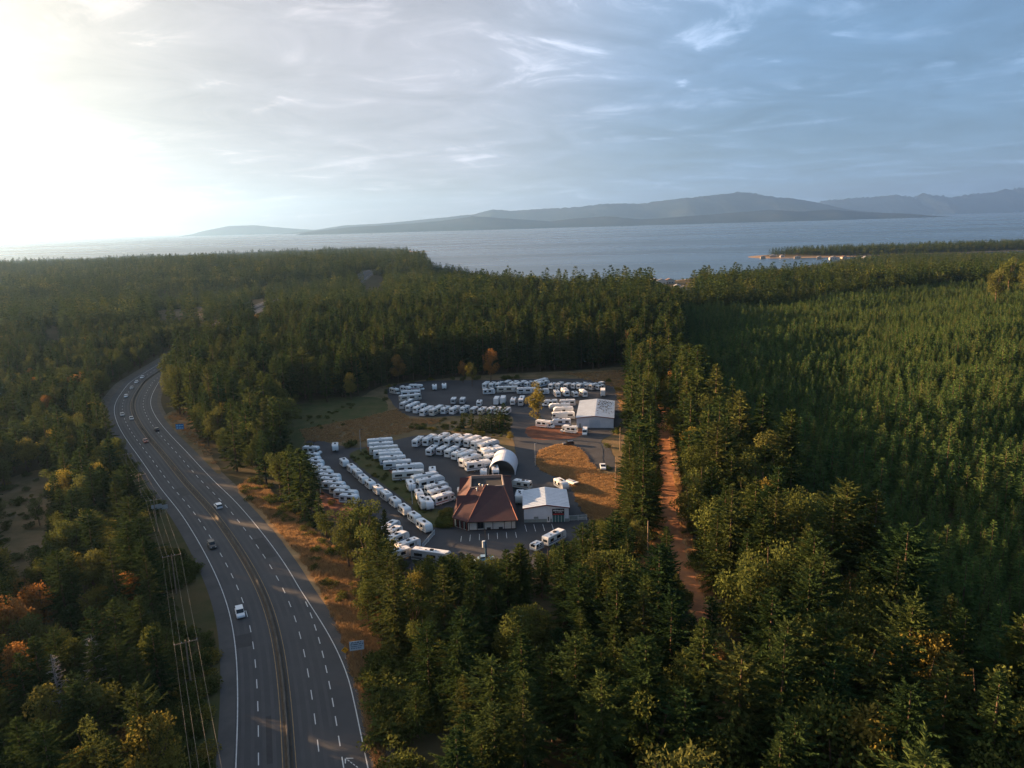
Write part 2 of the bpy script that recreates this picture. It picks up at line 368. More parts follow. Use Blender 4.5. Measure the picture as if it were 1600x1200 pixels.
# ------------------------------------------------------------------ sheets of ground
def inpoly(x, y, poly):
    c = False; j = len(poly) - 1
    for i in range(len(poly)):
        xi, yi = poly[i][0], poly[i][1]; xj, yj = poly[j][0], poly[j][1]
        if (yi > y) != (yj > y) and x < (xj - xi) * (y - yi) / (yj - yi) + xi: c = not c
        j = i
    return c
def spline(pts, n=8, closed=False):
    q = [Vector(p) for p in pts]; o = []; m = len(q)
    for i in range(m if closed else m - 1):
        a = q[(i - 1) % m] if closed or i > 0 else q[0] * 2 - q[1]
        b, c = q[i], q[(i + 1) % m]
        d = q[(i + 2) % m] if closed or i + 2 < m else c * 2 - b
        for k in range(n):
            t = k / n
            o.append(0.5 * ((2 * b) + (c - a) * t + (2 * a - 5 * b + 4 * c - d) * t * t + (3 * b - a - 3 * c + d) * t ** 3))
    if not closed: o.append(q[-1])
    return o
def ragged(pts, amp, seed, step=2.5):
    """an outline with a slightly uneven edge"""
    g = random.Random(seed); o = []
    for i in range(len(pts)):
        a, b = pts[i], pts[(i + 1) % len(pts)]; L = (b - a).length; k = max(1, int(L / step))
        nrm = Vector((-(b - a).y, (b - a).x, 0)).normalized() if L > 0 else Vector((0, 0, 0))
        for j in range(k): o.append(a.lerp(b, j / k) + nrm * g.uniform(-amp, amp))
    return o
def sheet(name, pix, z, m, label, cat, smooth=True, amp=0.35, world=False):
    pts = [Vector((q[0], q[1], 0)) for q in pix] if world else [P(*q) for q in pix]
    if smooth: pts = spline(pts, 5, True)
    if amp: pts = ragged(pts, amp, len(name) + int(z * 1000))
    bm = bmesh.new(); f = bm.faces.new([bm.verts.new((p.x, p.y, z)) for p in pts])
    bmesh.ops.triangulate(bm, faces=[f]); bmesh.ops.recalc_face_normals(bm, faces=bm.faces)
    me = bpy.data.meshes.new(name); bm.to_mesh(me); bm.free()
    if me.polygons and me.polygons[0].normal.z < 0: me.flip_normals()
    me.materials.append(m)
    o = tag(link(name, me), label, cat, kind='structure'); return o, pts

# highway
med_px = [(452, 1196), (448, 1120), (442, 1060), (434, 1004), (419, 948), (400, 905), (380, 870), (355, 832), (325, 792), (295, 760), (280, 742), (256, 712), (234, 686), (218, 664), (210, 648), (207, 634), (211, 620), (221, 604), (231, 593)]
mw = [P(*q) for q in med_px]
first = mw[0] * 2 - mw[2]
mw = [first * 1.0 + (first - mw[0]) * 1.2, first] + mw + [Vector(q) for q in ((-243, 560, 0), (-262, 680, 0), (-288, 810, 0), (-308, 920, 0), (-312, 1000, 0), (-300, 1200, 0), (-266, 1440, 0), (-225, 1700, 0))]
CEN = spline(mw, 10)
# even steps, lightly smoothed
def resample(p, step):
    o = [p[0].copy()]; acc = 0.0
    for a, b in zip(p, p[1:]):
        L = (b - a).length; t = step - acc
        while t <= L:
            o.append(a.lerp(b, t / L)); t += step
        acc = (acc + L) % step if L + acc >= step else acc + L
    return o
CEN = resample(CEN, 2.0)
for _ in range(30): CEN = [CEN[0]] + [(a + b * 2 + c) / 4 for a, b, c in zip(CEN, CEN[1:], CEN[2:])] + [CEN[-1]]
TAN = [(CEN[min(i + 1, len(CEN) - 1)] - CEN[max(i - 1, 0)]).normalized() for i in range(len(CEN))]
NOR = [Vector((t.y, -t.x, 0)) for t in TAN]            # to the right of travel away from the camera
ARC = [2.0 * i for i in range(len(CEN))]
def road_pt(i, off, z=0.0):
    p = CEN[i] + NOR[i] * off; return (p.x, p.y, hgt(p.x, p.y) + z)
def ribbon(name, o0, o1, z, m, i0=0, i1=None, parent=None):
    """strip along the highway between two offsets (numbers or functions of the index)"""
    i1 = len(CEN) if i1 is None else i1
    fn = lambda o, i: o(i) if callable(o) else o
    mb = MB()
    for i in range(i0, i1): mb.v += [road_pt(i, fn(o0, i), z), road_pt(i, fn(o1, i), z)]
    mb.f = [(2 * k, 2 * k + 1, 2 * k + 3, 2 * k + 2) for k in range(i1 - i0 - 1)]
    me = bpy.data.meshes.new(name); me.from_pydata(mb.v, [], mb.f)
    if me.polygons[0].normal.z < 0: me.flip_normals()
    me.materials.append(m); return link(name, me, parent)
# the extra lane on the right opens out towards the camera
iA = min(range(len(CEN)), key=lambda i: abs(CEN[i].y - 182)); iB = min(range(len(CEN)), key=lambda i: abs(CEN[i].y - 132))
def extra(i):
    t = min(max((iA - i) / max(iA - iB, 1), 0), 1); return 3.9 * t * t * (3 - 2 * t)
EDGE = 8.75
hw = ribbon('highway', -EDGE - 0.4, lambda i: EDGE + 0.4 + extra(i), 0.16, m_asph)
tag(hw, 'divided four lane asphalt highway curving past the lot', 'highway', kind='structure')
tag(ribbon('shoulder', -EDGE - 3.3, lambda i: EDGE + 3.2 + extra(i), 0.12, m_shoulder), 'paved grey shoulder along both sides of the highway', 'road shoulder', kind='structure')
tag(ribbon('verge', -EDGE - 8, lambda i: EDGE + 5.2 + extra(i), 0.06, m_gravel), 'gravelly verge along both sides of the highway', 'verge', kind='structure')
ribbon('edge_line', -EDGE - 0.1, -EDGE + 0.1, 0.175, m_white, parent=hw)
ribbon('edge_line', lambda i: EDGE - 0.1 + extra(i), lambda i: EDGE + 0.1 + extra(i), 0.175, m_white, parent=hw)
ribbon('yellow_line', -1.16, -1.03, 0.175, m_yellow, parent=hw); ribbon('yellow_line', 1.03, 1.16, 0.175, m_yellow, parent=hw)
ribbon('median_strip', -0.72, 0.72, 0.17, m_median, parent=hw)
m_track = mat('worn_wheel_track', (0.060, 0.060, 0.062), 0.75, scale=0.25, col2=(0.070, 0.069, 0.071), spec=0.25)
for lane in (-6.9, -3.2, 3.2, 6.9):
    for sd in (-0.85, 0.85): ribbon('wheel_track', lane + sd - 0.32, lane + sd + 0.32, 0.167, m_track, 0, iA + 260, hw)
m_patch = mat('tar_patch', (0.034, 0.034, 0.037), 0.8, scale=0.3, col2=(0.044, 0.044, 0.047))
for ic, oc, L_, w_ in ((18, 3.3, 5, 1.5), (52, -6.8, 4, 1.7), (75, 6.6, 9, 1.4), (110, -3.4, 6, 1.5), (31, -3.2, 8, .5), (150, 3.2, 12, .6)):
    ribbon('tar_patch', oc - w_, oc + w_, 0.171, m_patch, ic, ic + L_, hw)
dash = MB().box(-1.7, 1.7, -0.09, 0.09, -0.005, 0.004).mesh('lane_dash', m_white)
sdash = MB().box(-1.5, 1.5, -0.10, 0.10, -0.005, 0.004).mesh('lane_dash', m_white)
nd = 0
for i in range(4, len(CEN) - 2, 4):
    if CEN[i].y > 620: break
    for off in (-5.05, 5.05):
        p = CEN[i] + NOR[i] * off
        link('lane_dash', dash, hw, (p.x, p.y, 0.176), math.atan2(TAN[i].y, TAN[i].x))
for i in range(2, iA - 4, 3):
    p = CEN[i] + NOR[i] * 8.75; link('lane_dash', sdash, hw, (p.x, p.y, 0.176), math.atan2(TAN[i].y, TAN[i].x))
# merge arrow painted in the extra lane
aw = P(545, 1190); ang = math.atan2(TAN[iB].y, TAN[iB].x)
ar = MB()
for k in range(5): ar.box(-3.4 + k * 0.8, -2.85 + k * 0.8, -0.08, 0.08, 0, 0.004)
ar.slab([(0.7, 0.0), (-0.2, 0.75), (-0.05, 0.85), (1.0, 0.12)], 0, 0.004); ar.slab([(0.7, 0.0), (1.0, -0.12), (0.0, -0.95), (-0.15, -0.85)], 0.0, 0.004)
ao = ar.build('merge_arrow', m_white, hw); ao.location = (aw.x, aw.y, 0.176); ao.rotation_euler = (0, 0, ang + 0.5)
# concrete median barrier
mb = MB(); prof = [(-0.30, 0.17), (-0.28, 0.26), (-0.12, 0.5), (-0.09, 0.98), (0.09, 0.98), (0.12, 0.5), (0.28, 0.26), (0.30, 0.17)]
iE = next(i for i in range(len(CEN)) if CEN[i].y > 1000)
for i in range(iE): mb.v += [road_pt(i, x, z) for x, z in prof]
mb.f = [(8 * i + k, 8 * i + k + 1, 8 * i + 9 + k, 8 * i + 8 + k) for i in range(iE - 1) for k in range(7)]
tag(mb.build('median_barrier', m_conc), 'low concrete barrier running down the middle of the highway', 'barrier')

# lot and clearings (outlines in photograph pixels, laid flat on the ground)
LOT = [(480, 688), (520, 694), (560, 700), (610, 690), (645, 682), (700, 678), (762, 684), (800, 662), (790, 648), (720, 650), (640, 650), (612, 628), (608, 606), (660, 596), (760, 594), (862, 592), (945, 594), (962, 612), (972, 660), (960, 676), (940, 690), (956, 705), (958, 735), (925, 730), (900, 740), (895, 765), (915, 790), (920, 818), (905, 850), (850, 880), (770, 905), (690, 900), (640, 890), (600, 870), (596, 830), (560, 795), (520, 780), (490, 745)]
sheet('lot_pavement', LOT, 0.10, m_lot, 'dark asphalt yard where the trailers and motorhomes are parked', 'pavement', amp=0.3)
sheet('dry_field', [(452, 668), (500, 640), (560, 622), (612, 600), (760, 586), (880, 580), (985, 574), (1000, 600), (985, 660), (990, 720), (985, 780), (960, 830), (930, 850), (900, 870), (600, 880), (540, 800), (480, 790), (470, 700)], 0.05, m_dryd, 'brown scrubby ground round the edge of the lot', 'field')
sheet('grass_field', [(436, 672), (450, 640), (500, 624), (560, 620), (600, 625), (600, 648), (540, 660), (490, 668), (470, 700), (455, 700)], 0.085, m_green, 'shaded green meadow beside the back of the lot', 'meadow')
_, DRY1 = sheet('dry_grass', [(838, 715), (850, 703), (880, 695), (905, 703), (925, 727), (945, 742), (980, 735), (990, 700), (982, 790), (950, 820), (925, 812), (905, 790), (897, 765), (880, 748), (845, 735)], 0.14, m_dry, 'sunlit orange dry grass slope beside the white showroom', 'dry grass')
sheet('drive_apron', [(862, 700), (890, 688), (935, 692), (942, 712), (940, 728), (925, 724), (900, 712), (880, 705)], 0.18, m_lot, 'paved turning loop in front of the far warehouse', 'pavement')
sheet('bark_bed', [(825, 668), (870, 664), (915, 670), (900, 684), (850, 688), (825, 682)], 0.15, m_bark_mulch, 'reddish gravel bed around the tall yellowing tree', 'flower bed')
sheet('bank', [(628, 654), (700, 652), (770, 655), (795, 665), (803, 690), (806, 722), (795, 708), (770, 690), (720, 678), (650, 676), (560, 694), (520, 690), (570, 664)], 0.145, m_dryd, 'brown bank with bushes between the upper and lower yards', 'bank')
_, GST = sheet('grass_strip', [(546, 713), (570, 701), (584, 700), (602, 725), (632, 752), (662, 790), (704, 800), (708, 822), (690, 826), (668, 818), (630, 780), (590, 750)], 0.15, m_green, 'green grass strip between the lane of trailers and the motorhomes', 'grass strip')
sheet('bark_bed', [(572, 700), (584, 698), (606, 724), (628, 745), (622, 750), (600, 728)], 0.19, m_bark_mulch, 'reddish mulch line along the rear of the parked motorhomes', 'flower bed')
sheet('gravel_patch', [(500, 768), (540, 788), (552, 802), (530, 815), (505, 790)], 0.13, m_bark_mulch, 'reddish gravel patch below the last trailers of the roadside row', 'gravel')
TRK = [(1026, 640), (1040, 640), (1049, 700), (1056, 760), (1066, 840), (1086, 900), (1112, 960), (1140, 1040), (1160, 1120), (1175, 1220), (1130, 1220), (1122, 1120), (1106, 1040), (1086, 970), (1058, 900), (1036, 840), (1029, 760), (1027, 700)]
_, DRY2 = sheet('dry_grass', [(1018, 700), (1024, 640), (1044, 640), (1060, 720), (1070, 800), (1098, 880), (1130, 960), (1120, 985), (1080, 960), (1045, 910), (1000, 895), (990, 860), (1010, 800)], 0.05, m_dry, 'orange dry grass edging the red dirt track', 'dry grass')
sheet('dirt_track', TRK, 0.10, m_dirt, 'straight red dirt track through the belt of tall firs', 'dirt track', amp=0.5)
_, DRY3 = sheet('dry_grass', [(372, 770), (400, 752), (440, 790), (500, 840), (540, 870), (575, 930), (600, 1000), (590, 1100), (610, 1250), (600, 1260), (560, 1080), (510, 970), (470, 895), (430, 832)], 0.09, m_dry, 'tall orange dry grass on the highway embankment below the lot', 'dry grass')
_, DRY4 = sheet('dry_field', [(-60, 770), (20, 745), (70, 735), (88, 765), (66, 850), (48, 900), (-60, 930)], 0.05, m_dryd, 'small brown meadow in a clearing among the roadside trees', 'meadow')
_, BRU = sheet('rough_verge', [(180, 690), (215, 735), (255, 790), (295, 850), (325, 920), (345, 1000), (350, 1100), (345, 1260), (190, 1260), (225, 1100), (250, 1000), (238, 900), (215, 800), (170, 710)], 0.08, m_brush, 'dark overgrown strip under the power line beside the highway', 'verge')
sheet('clearing', [(255, 655), (280, 640), (300, 650), (310, 690), (330, 712), (345, 740), (320, 728), (285, 695)], 0.09, m_dryd, 'brown cut bank around the blue road sign', 'bank')

# ------------------------------------------------------------------ buildings
m_metalw = mat('white_metal_siding', (0.56, 0.58, 0.62), 0.5, scale=0.4, col2=(0.48, 0.50, 0.54))
m_metalr = mat('pale_metal_roof', (0.44, 0.50, 0.58), 0.4, scale=0.25, col2=(0.37, 0.43, 0.50), metal=0.1)
m_metald = mat('mossy_metal_roof', (0.44, 0.50, 0.57), 0.45, scale=0.25, col2=(0.38, 0.43, 0.49), metal=0.1)
m_moss = mat('moss', (0.06, 0.06, 0.05), 1.0)
m_redroof = mat('red_brown_shingles', (0.070, 0.028, 0.028), 0.85, scale=0.5, col2=(0.054, 0.024, 0.025), bump=0.25, bscale=6)
m_redtrim = mat('dark_red_trim', (0.16, 0.035, 0.028), 0.6)
m_tar = mat('tar_roof', (0.030, 0.030, 0.032), 0.9, 0.2, 0.6)
m_stucco = mat('cream_stucco', (0.56, 0.51, 0.46), 0.9, 0.08, 1.0)
m_timber = mat('dark_timber', (0.045, 0.025, 0.020), 0.8)
m_grey = mat('grey_wainscot', (0.20, 0.23, 0.22), 0.7, 0.1, 1.0)
m_teal = mat('teal_glass', (0.05, 0.12, 0.12), 0.12, spec=0.6)
m_black = mat('black_signboard', (0.012, 0.011, 0.014), 0.5)
m_sred = mat('red_letters', (0.45, 0.03, 0.04), 0.5)
m_canvas = mat('white_fabric', (0.66, 0.67, 0.70), 0.6, scale=0.5, col2=(0.58, 0.59, 0.63))
m_signw = mat('sign_white', (0.50, 0.56, 0.60), 0.6, 0.08, 2.0)
m_signb = mat('sign_blue', (0.01, 0.16, 0.42), 0.5)
m_signl = mat('sign_logo_panel', (0.22, 0.48, 0.68), 0.5)
m_signy = mat('sign_yellow', (0.80, 0.36, 0.015), 0.5)
m_steelp = mat('painted_pole', (0.42, 0.43, 0.43), 0.5)

def frame(o, x, y):  # local axes of a building
    x = Vector(x); x.z = 0; x.normalize(); return Vector(o), x, Vector((-x.y, x.x, 0))

# white showroom with a low gable, front towards the parking bays
def gable_hall(name, label, origin, ang, w, dp, hw_, rise, wall_m, roof_m, over=0.35):
    t = empty(name, origin, ang); tag(t, label, 'building')
    mb = MB()
    mb.prism([(0, 0), (w, 0), (w, hw_), (w / 2, hw_ + rise), (0, hw_)], 0, dp); mb.build('wall', wall_m, t)
    for s in (0, 1):
        a, b = ((-over, hw_ - over * rise / (w / 2) + 0.06), (w / 2, hw_ + rise + 0.06)) if s == 0 else ((w / 2, hw_ + rise + 0.06), (w + over, hw_ - over * rise / (w / 2) + 0.06))
        r = MB().add([(a[0], -over, a[1]), (b[0], -over, b[1]), (b[0], dp + over, b[1]), (a[0], dp + over, a[1]),
                      (a[0], -over, a[1] + 0.12), (b[0], -over, b[1] + 0.12), (b[0], dp + over, b[1] + 0.12), (a[0], dp + over, a[1] + 0.12)],
                     [(3, 2, 1, 0), (4, 5, 6, 7), (0, 1, 5, 4), (1, 2, 6, 5), (2, 3, 7, 6), (3, 0, 4, 7)]).build('roof_slope', roof_m, t)
        ribs = MB(); n = int(dp / 1.2)
        for k in range(1, n):
            y = -over + (dp + 2 * over) * k / n
            p0, p1 = (a[0], y, a[1] + 0.12), (b[0], y, b[1] + 0.12)
            ribs.add([(p0[0], y - 0.03, p0[2] - 0.02), (p1[0], y - 0.03, p1[2] - 0.02), (p1[0], y + 0.03, p1[2] - 0.02), (p0[0], y + 0.03, p0[2] - 0.02),
                      (p0[0], y - 0.03, p0[2] + 0.05), (p1[0], y - 0.03, p1[2] + 0.05), (p1[0], y + 0.03, p1[2] + 0.05), (p0[0], y + 0.03, p0[2] + 0.05)],
                     [(4, 5, 6, 7), (0, 1, 5, 4), (1, 2, 6, 5), (2, 3, 7, 6), (3, 0, 4, 7)])
        ribs.build('seam', roof_m, r)
        # dark red fascia on the gable end
        fm = MB().add([(a[0], -over - 0.05, a[1] - 0.22), (b[0], -over - 0.05, b[1] - 0.22), (b[0], -over - 0.003, b[1] - 0.22), (a[0], -over - 0.003, a[1] - 0.22),
                       (a[0], -over - 0.05, a[1] + 0.10), (b[0], -over - 0.05, b[1] + 0.10), (b[0], -over - 0.003, b[1] + 0.10), (a[0], -over - 0.003, a[1] + 0.10)],
                      [(3, 2, 1, 0), (4, 5, 6, 7), (0, 1, 5, 4), (1, 2, 6, 5), (2, 3, 7, 6), (3, 0, 4, 7)])
        fm.build('fascia', m_redtrim, t)
    return t
B0 = P(819, 817); B1 = P(888.5, 816)
bang = math.atan2(B1.y - B0.y, B1.x - B0.x) + 0.02
BT = gable_hall('showroom', 'white metal showroom with black sign and teal glass entrance', (B0.x, B0.y, 0), bang, 13.7, 15.5, 4.7, 1.0, m_metalw, m_metalr)
MB().box(-0.03, 8.55, -0.04, -0.003, 0.0, 1.15).build('wainscot', m_grey, BT)
MB().box(12.45, 13.73, -0.04, -0.003, 0.0, 1.15).build('wainscot', m_grey, BT)
dr = MB().box(7.0, 8.0, -0.09, -0.045, 0.05, 2.2).build('door', m_white, BT)
MB().box(7.33, 7.66, -0.11, -0.094, 0.55, 1.85).build('pane', m_glass, dr)
MB().box(3.0, 4.4, -0.06, -0.003, 1.25, 1.95).build('notice_board', m_grey, BT)
sb = MB().box(8.65, 12.35, -0.16, -0.003, 2.3, 4.35).build('sign', m_black, BT)
lt = MB(); g = random.Random(5)
x = 9.0
while x < 11.9:
    w_ = g.uniform(0.12, 0.3); h_ = g.uniform(0.28, 0.5); lt.box(x, x + w_, -0.19, -0.163, 3.62, 3.62 + h_); x += w_ + 0.07
x = 9.5
while x < 11.5:
    w_ = g.uniform(0.12, 0.3); h_ = g.uniform(0.16, 0.34); lt.box(x, x + w_, -0.19, -0.163, 3.16 + g.uniform(-0.03, 0.1), 3.2 + h_); x += w_ + 0.09
lt.build('white_lettering', m_white, sb)['kind'] = 'stuff'
lt = MB(); x = 8.95
while x < 12.0:
    w_ = g.uniform(0.14, 0.3); lt.box(x, x + w_, -0.19, -0.163, 2.48, 2.82 + g.uniform(-0.05, 0.06)); x += w_ + 0.06
lt.build('red_lettering', m_sred, sb)['kind'] = 'stuff'
en = MB().box(8.65, 12.35, -0.12, -0.003, 0.02, 2.28).build('glass_entrance', m_teal, BT)
for x in (8.65, 9.55, 10.45, 11.4, 12.27): MB().box(x, x + 0.08, -0.16, -0.124, 0.05, 2.28).build('mullion', m_white, en)

# far warehouse
D0 = P(901, 668.5); D1 = P(959, 670)
WT = gable_hall('warehouse', 'large white metal warehouse with moss flecked roof at the back of the yard', (D0.x, D0.y, 0), math.atan2(D1.y - D0.y, D1.x - D0.x) * 0.6 - 0.02, 16.3, 33, 4.6, 0.9, m_metalw, m_metald)
MB().box(5.6, 10.4, -0.05, -0.003, 0.02, 3.9).build('sliding_door', m_metalr, WT)
MB().box(1.1, 2.0, -0.06, -0.003, 0.02, 2.1).build('door', m_grey, WT)
ms = MB(); g = random.Random(3)
for _ in range(170):
    u = abs(g.gauss(0.45, 0.28)) % 1; x = 8.4 + u * 7.6; y = 4 + g.random() ** 0.6 * 27; z = 4.6 + 0.9 * (16.3 - x) / 8.15 + 0.20
    s = g.uniform(0.15, 0.6); ms.box(x, x + s, y, y + s * g.uniform(0.6, 2), z - 0.06, z + 0.02)
ms.build('moss_flecks', m_moss, WT)['kind'] = 'stuff'

# red roofed office: chamfered corner, broad hips up to a sunken flat roof, cross gables on the entrance side
AO = P(733, 831); AT = empty('office_building', (0, 0, 0)); tag(AT, 'low office building with broad red brown hipped roof and cream walls', 'building')
e1, e2, e3, e4, e5 = [P(*q, 3.2) for q in ((707, 809), (731, 816), (809, 813), (798, 744), (720, 749))]
w1, w2, w3, w4 = [P(*q, 7.6) for q in ((735, 763), (787, 759.5), (784, 743), (736, 745))]
pk = P(759, 757.5, 8.4)
roof = MB()
V = [e1, e2, e3, e4, e5, w1, w2, w3, w4, pk]
roof.add(V, [(0, 1, 9, 5), (1, 2, 6, 9), (2, 3, 7, 6), (3, 4, 8, 7), (4, 0, 5, 8), (5, 9, 6)])
ro = roof.build('roof', m_redroof, AT)
MB().slab([(q.x, q.y) for q in (e1, e2, e3, e4, e5)], 2.95, 3.19).build('eaves', m_timber, AT)
fl = MB(); zf = 7.0
fl.add([(q.x, q.y, zf) for q in (w1, w2, w3, w4)], [(0, 1, 2, 3)])
fl.build('flat_roof', m_tar, ro)
cp = MB()
for a, b in ((w1, w4), (w4, w3), (w3, w2), (w2, w1)):
    d = (b - a).normalized(); n = Vector((-d.y, d.x, 0)) * 0.2
    cp.slab([(a + n).xy, (b + n).xy, (b - n).xy, (a - n).xy], zf - 0.05, 7.95)
cp.build('parapet', mat('pale_flashing', (0.26, 0.21, 0.18), 0.6), ro)
m_hip = mat('hip_shingles', (0.23, 0.085, 0.055), 0.85)
for a, b in ((e2, pk), (e1, w1), (e3, w2), (e4, w3), (e5, w4)): MB().tube(a + Vector((0, 0, 0.05)), b + Vector((0, 0, 0.05)), 0.16, 0.16, 6).build('hip_cap', m_hip, ro)
def cross_gable(x_out, x_in, y0, y1, z0, zr):
    ym = (y0 + y1) / 2
    o = MB().add([(x_out, y0, z0), (x_out, y1, z0), (x_out, ym, zr), (x_in, y0, z0 + 0.4), (x_in, y1, z0 + 0.4), (x_in, ym, zr)],
                 [(0, 1, 2), (1, 4, 5, 2), (0, 2, 5, 3), (3, 5, 4), (0, 3, 4, 1)]).build('cross_gable', m_redroof, ro)
cross_gable(-18.2, -12.0, 224.0, 232.5, 3.6, 7.2)
cross_gable(-18.4, -12.5, 241.5, 251.0, 3.6, 6.9)
for x, y, z, h in ((-10.2, 233.2, 8.0, 1.0), (-8.6, 234.6, 7.6, 0.9), (-12.0, 231.6, 7.4, 1.1), (-11.3, 235.5, 7.4, 1.2)):
    v = MB(); v.tube((x, y, z - 0.6), (x, y, z + h * 0.6), 0.22); v.tube((x, y, z + h * 0.6), (x, y, z + h * 0.85), 0.36, 0.2); v.build('roof_vent', m_steel, ro)
inn = 1.1
cA, cB, cC, cD, cE_ = e1.lerp(pk, 0.05), e2.lerp(pk, 0.05), e3.lerp(pk, 0.055), e4.lerp(pk, 0.06), e5.lerp(pk, 0.06)
MB().slab([(q.x, q.y) for q in (cA, cB, cC, cD, cE_)], 0, 3.0).build('wall', m_stucco, AT)
fd = (cC - cB); fd.z = 0; fL = fd.length; fd.normalize(); fn = Vector((fd.y, -fd.x, 0))
def onfront(name, s0, s1, z0, z1, th, m, parent=AT):
    a, b = cB + fd * s0 * fL, cB + fd * s1 * fL
    a0, b0 = a + fn * 0.004, b + fn * 0.004
    return MB().slab([a0.xy, b0.xy, (b0 + fn * th).xy, (a0 + fn * th).xy], z0, z1).build(name, m, parent)
for s in (0.0, 0.165, 0.315, 0.50, 0.745, 0.895, 0.985): onfront('timber_post', s, s + 0.012, 0.25, 2.93, 0.13, m_timber)
onfront('base_board', 0.0, 1.0, 0.02, 0.35, 0.11, m_timber)
wn_ = onfront('window', 0.182, 0.308, 0.7, 2.75, 0.08, m_glass); onfront('mullion', 0.24, 0.247, 0.7, 2.75, 0.12, m_timber, wn_)
for s in (0.375, 0.63): onfront('planter_box', s, s + 0.085, 0.4, 0.95, 0.4, m_dark)
chd = (cB - cA); chd.z = 0; cL = chd.length; chd.normalize(); cn = Vector((chd.y, -chd.x, 0))
for k in range(3):
    a, b = cA + chd * cL * (0.12 + 0.29 * k) + cn * 0.004, cA + chd * cL * (0.34 + 0.29 * k) + cn * 0.004
    MB().slab([a.xy, b.xy, (b + cn * 0.08).xy, (a + cn * 0.08).xy], 0.3, 2.5).build('window', m_glass, AT)
for k in range(4):
    a = cA + chd * cL * (0.03 + 0.29 * k) + cn * 0.5
    MB().box(a.x - 0.12, a.x + 0.12, a.y - 0.12, a.y + 0.12, 0, 2.95).build('porch_post', m_redtrim, AT)
# hedge under the front wall
# arched fabric shelter
c0, c1, c2_ = P(763, 742), P(805, 743), P(809, 726)
ca = math.atan2((c2_ - c1).y, (c2_ - c1).x); CW = (c1 - c0).length; CD = (c2_ - c1).length + 1
CT = empty('arched_shelter', ((c0.x + c1.x) / 2, (c0.y + c1.y) / 2, 0.1), ca - math.pi / 2); tag(CT, 'white fabric arched shelter with open front behind the office', 'shelter')
n = 20; ro_, ri = CW / 2, CW / 2 - 0.12; mb = MB()
for y in np.linspace(0, CD, 9):
    for k in range(n + 1):
        a = math.pi * k / n; mb.v.append((-ro_ * math.cos(a), y, 5.6 * math.sin(a) ** 0.9))
    for k in range(n + 1):
        a = math.pi * k / n; mb.v.append((-ri * math.cos(a), y, 5.48 * math.sin(a) ** 0.9))
m_ = 2 * (n + 1)
for j in range(8):
    for k in range(n):
        mb.f.append((j * m_ + k, j * m_ + k + 1, (j + 1) * m_ + k + 1, (j + 1) * m_ + k))
        mb.f.append((j * m_ + n + 1 + k, (j + 1) * m_ + n + 1 + k, (j + 1) * m_ + n + 2 + k, j * m_ + n + 2 + k))
for k in range(n):
    mb.f.append((k, n + 1 + k, n + 2 + k, k + 1)); q = 8 * m_; mb.f.append((q + k, q + k + 1, q + n + 2 + k, q + n + 1 + k))
mb.build('canopy', m_canvas, CT, smooth=False)
for y in np.linspace(0.1, CD - 0.1, 6):
    hp = MB()
    pts = [(-(ri - 0.1) * math.cos(math.pi * k / 14), y, 5.36 * math.sin(math.pi * k / 14) ** 0.9) for k in range(15)]
    for a, b in zip(pts, pts[1:]): hp.tube(a, b, 0.05, n=6)
    hp.build('hoop', m_steel, CT)

# ------------------------------------------------------------------ parking bays, fences, lamps
for i, (px, py, qx, qy) in enumerate([(721, 838, 720, 847), (735, 836, 734, 846), (749, 834.5, 749, 844.5), (763, 834, 763.5, 843.5), (777, 833, 777.5, 842.5), (791, 832, 792, 841.5), (805.5, 832, 807, 840.5), (820, 820, 823, 831), (834, 820, 837, 831), (848, 819.5, 851, 830), (862, 819, 865, 829)]):
    a, b = P(px, py), P(qx, qy); d = (b - a).normalized(); n_ = Vector((-d.y, d.x, 0)) * 0.07
    o = MB().slab([(a + n_).xy, (b + n_).xy, (b - n_).xy, (a - n_).xy], 0.112, 0.118).build('bay_line', m_white)
    o.parent = bpy.data.objects['lot_pavement']
def fence(name, label, pts, h, panel_m, rail_m, solid=True, slats=6):
    a, b = Vector(pts[0]), Vector(pts[1]); d = b - a; L = d.length; rz = math.atan2(d.y, d.x)
    t = empty(name, (a.x, a.y, 0.1), rz); tag(t, label, 'gate' if 'gate' in name else 'fence')
    for x in (0, L / 2, L): MB().box(x - 0.06, x + 0.06, -0.06, 0.06, 0, h + 0.1).build('post', rail_m, t)
    for z in (0.25, h): MB().box(0.06, L - 0.06, -0.035, 0.035, z - 0.04, z + 0.04).build('rail', rail_m, t)
    if solid: MB().box(0.1, L - 0.1, -0.015, 0.015, 0.35, h - 0.1).build('banner', panel_m, t)
    else:
        n = int(L / 0.35)
        for k in range(n): MB().box((k + .5) * L / n - 0.05, (k + .5) * L / n + 0.05, -0.015, 0.015, 0.3, h - 0.05).build('picket', panel_m, t)
    return t
g1 = fence('gate', 'long pale gate with picket bars closing the trailer lane', [P(660, 858), P(679, 836)], 1.5, m_signw, m_signw, False)
g2 = fence('banner_fence', 'white framed yard gate with grey banner beside the showroom', [P(889.5, 814.5), P(917, 813)], 1.7, m_grey, m_white)
lt = MB(); g = random.Random(8); x = 2.6
while x < 5.2:
    w_ = g.uniform(.12, .28); lt.box(x, x + w_, -0.04, -0.018, 0.6, 1.0 + g.uniform(0, .3)); x += w_ + .08
lt.build('lettering', m_white, g2)['kind'] = 'stuff'
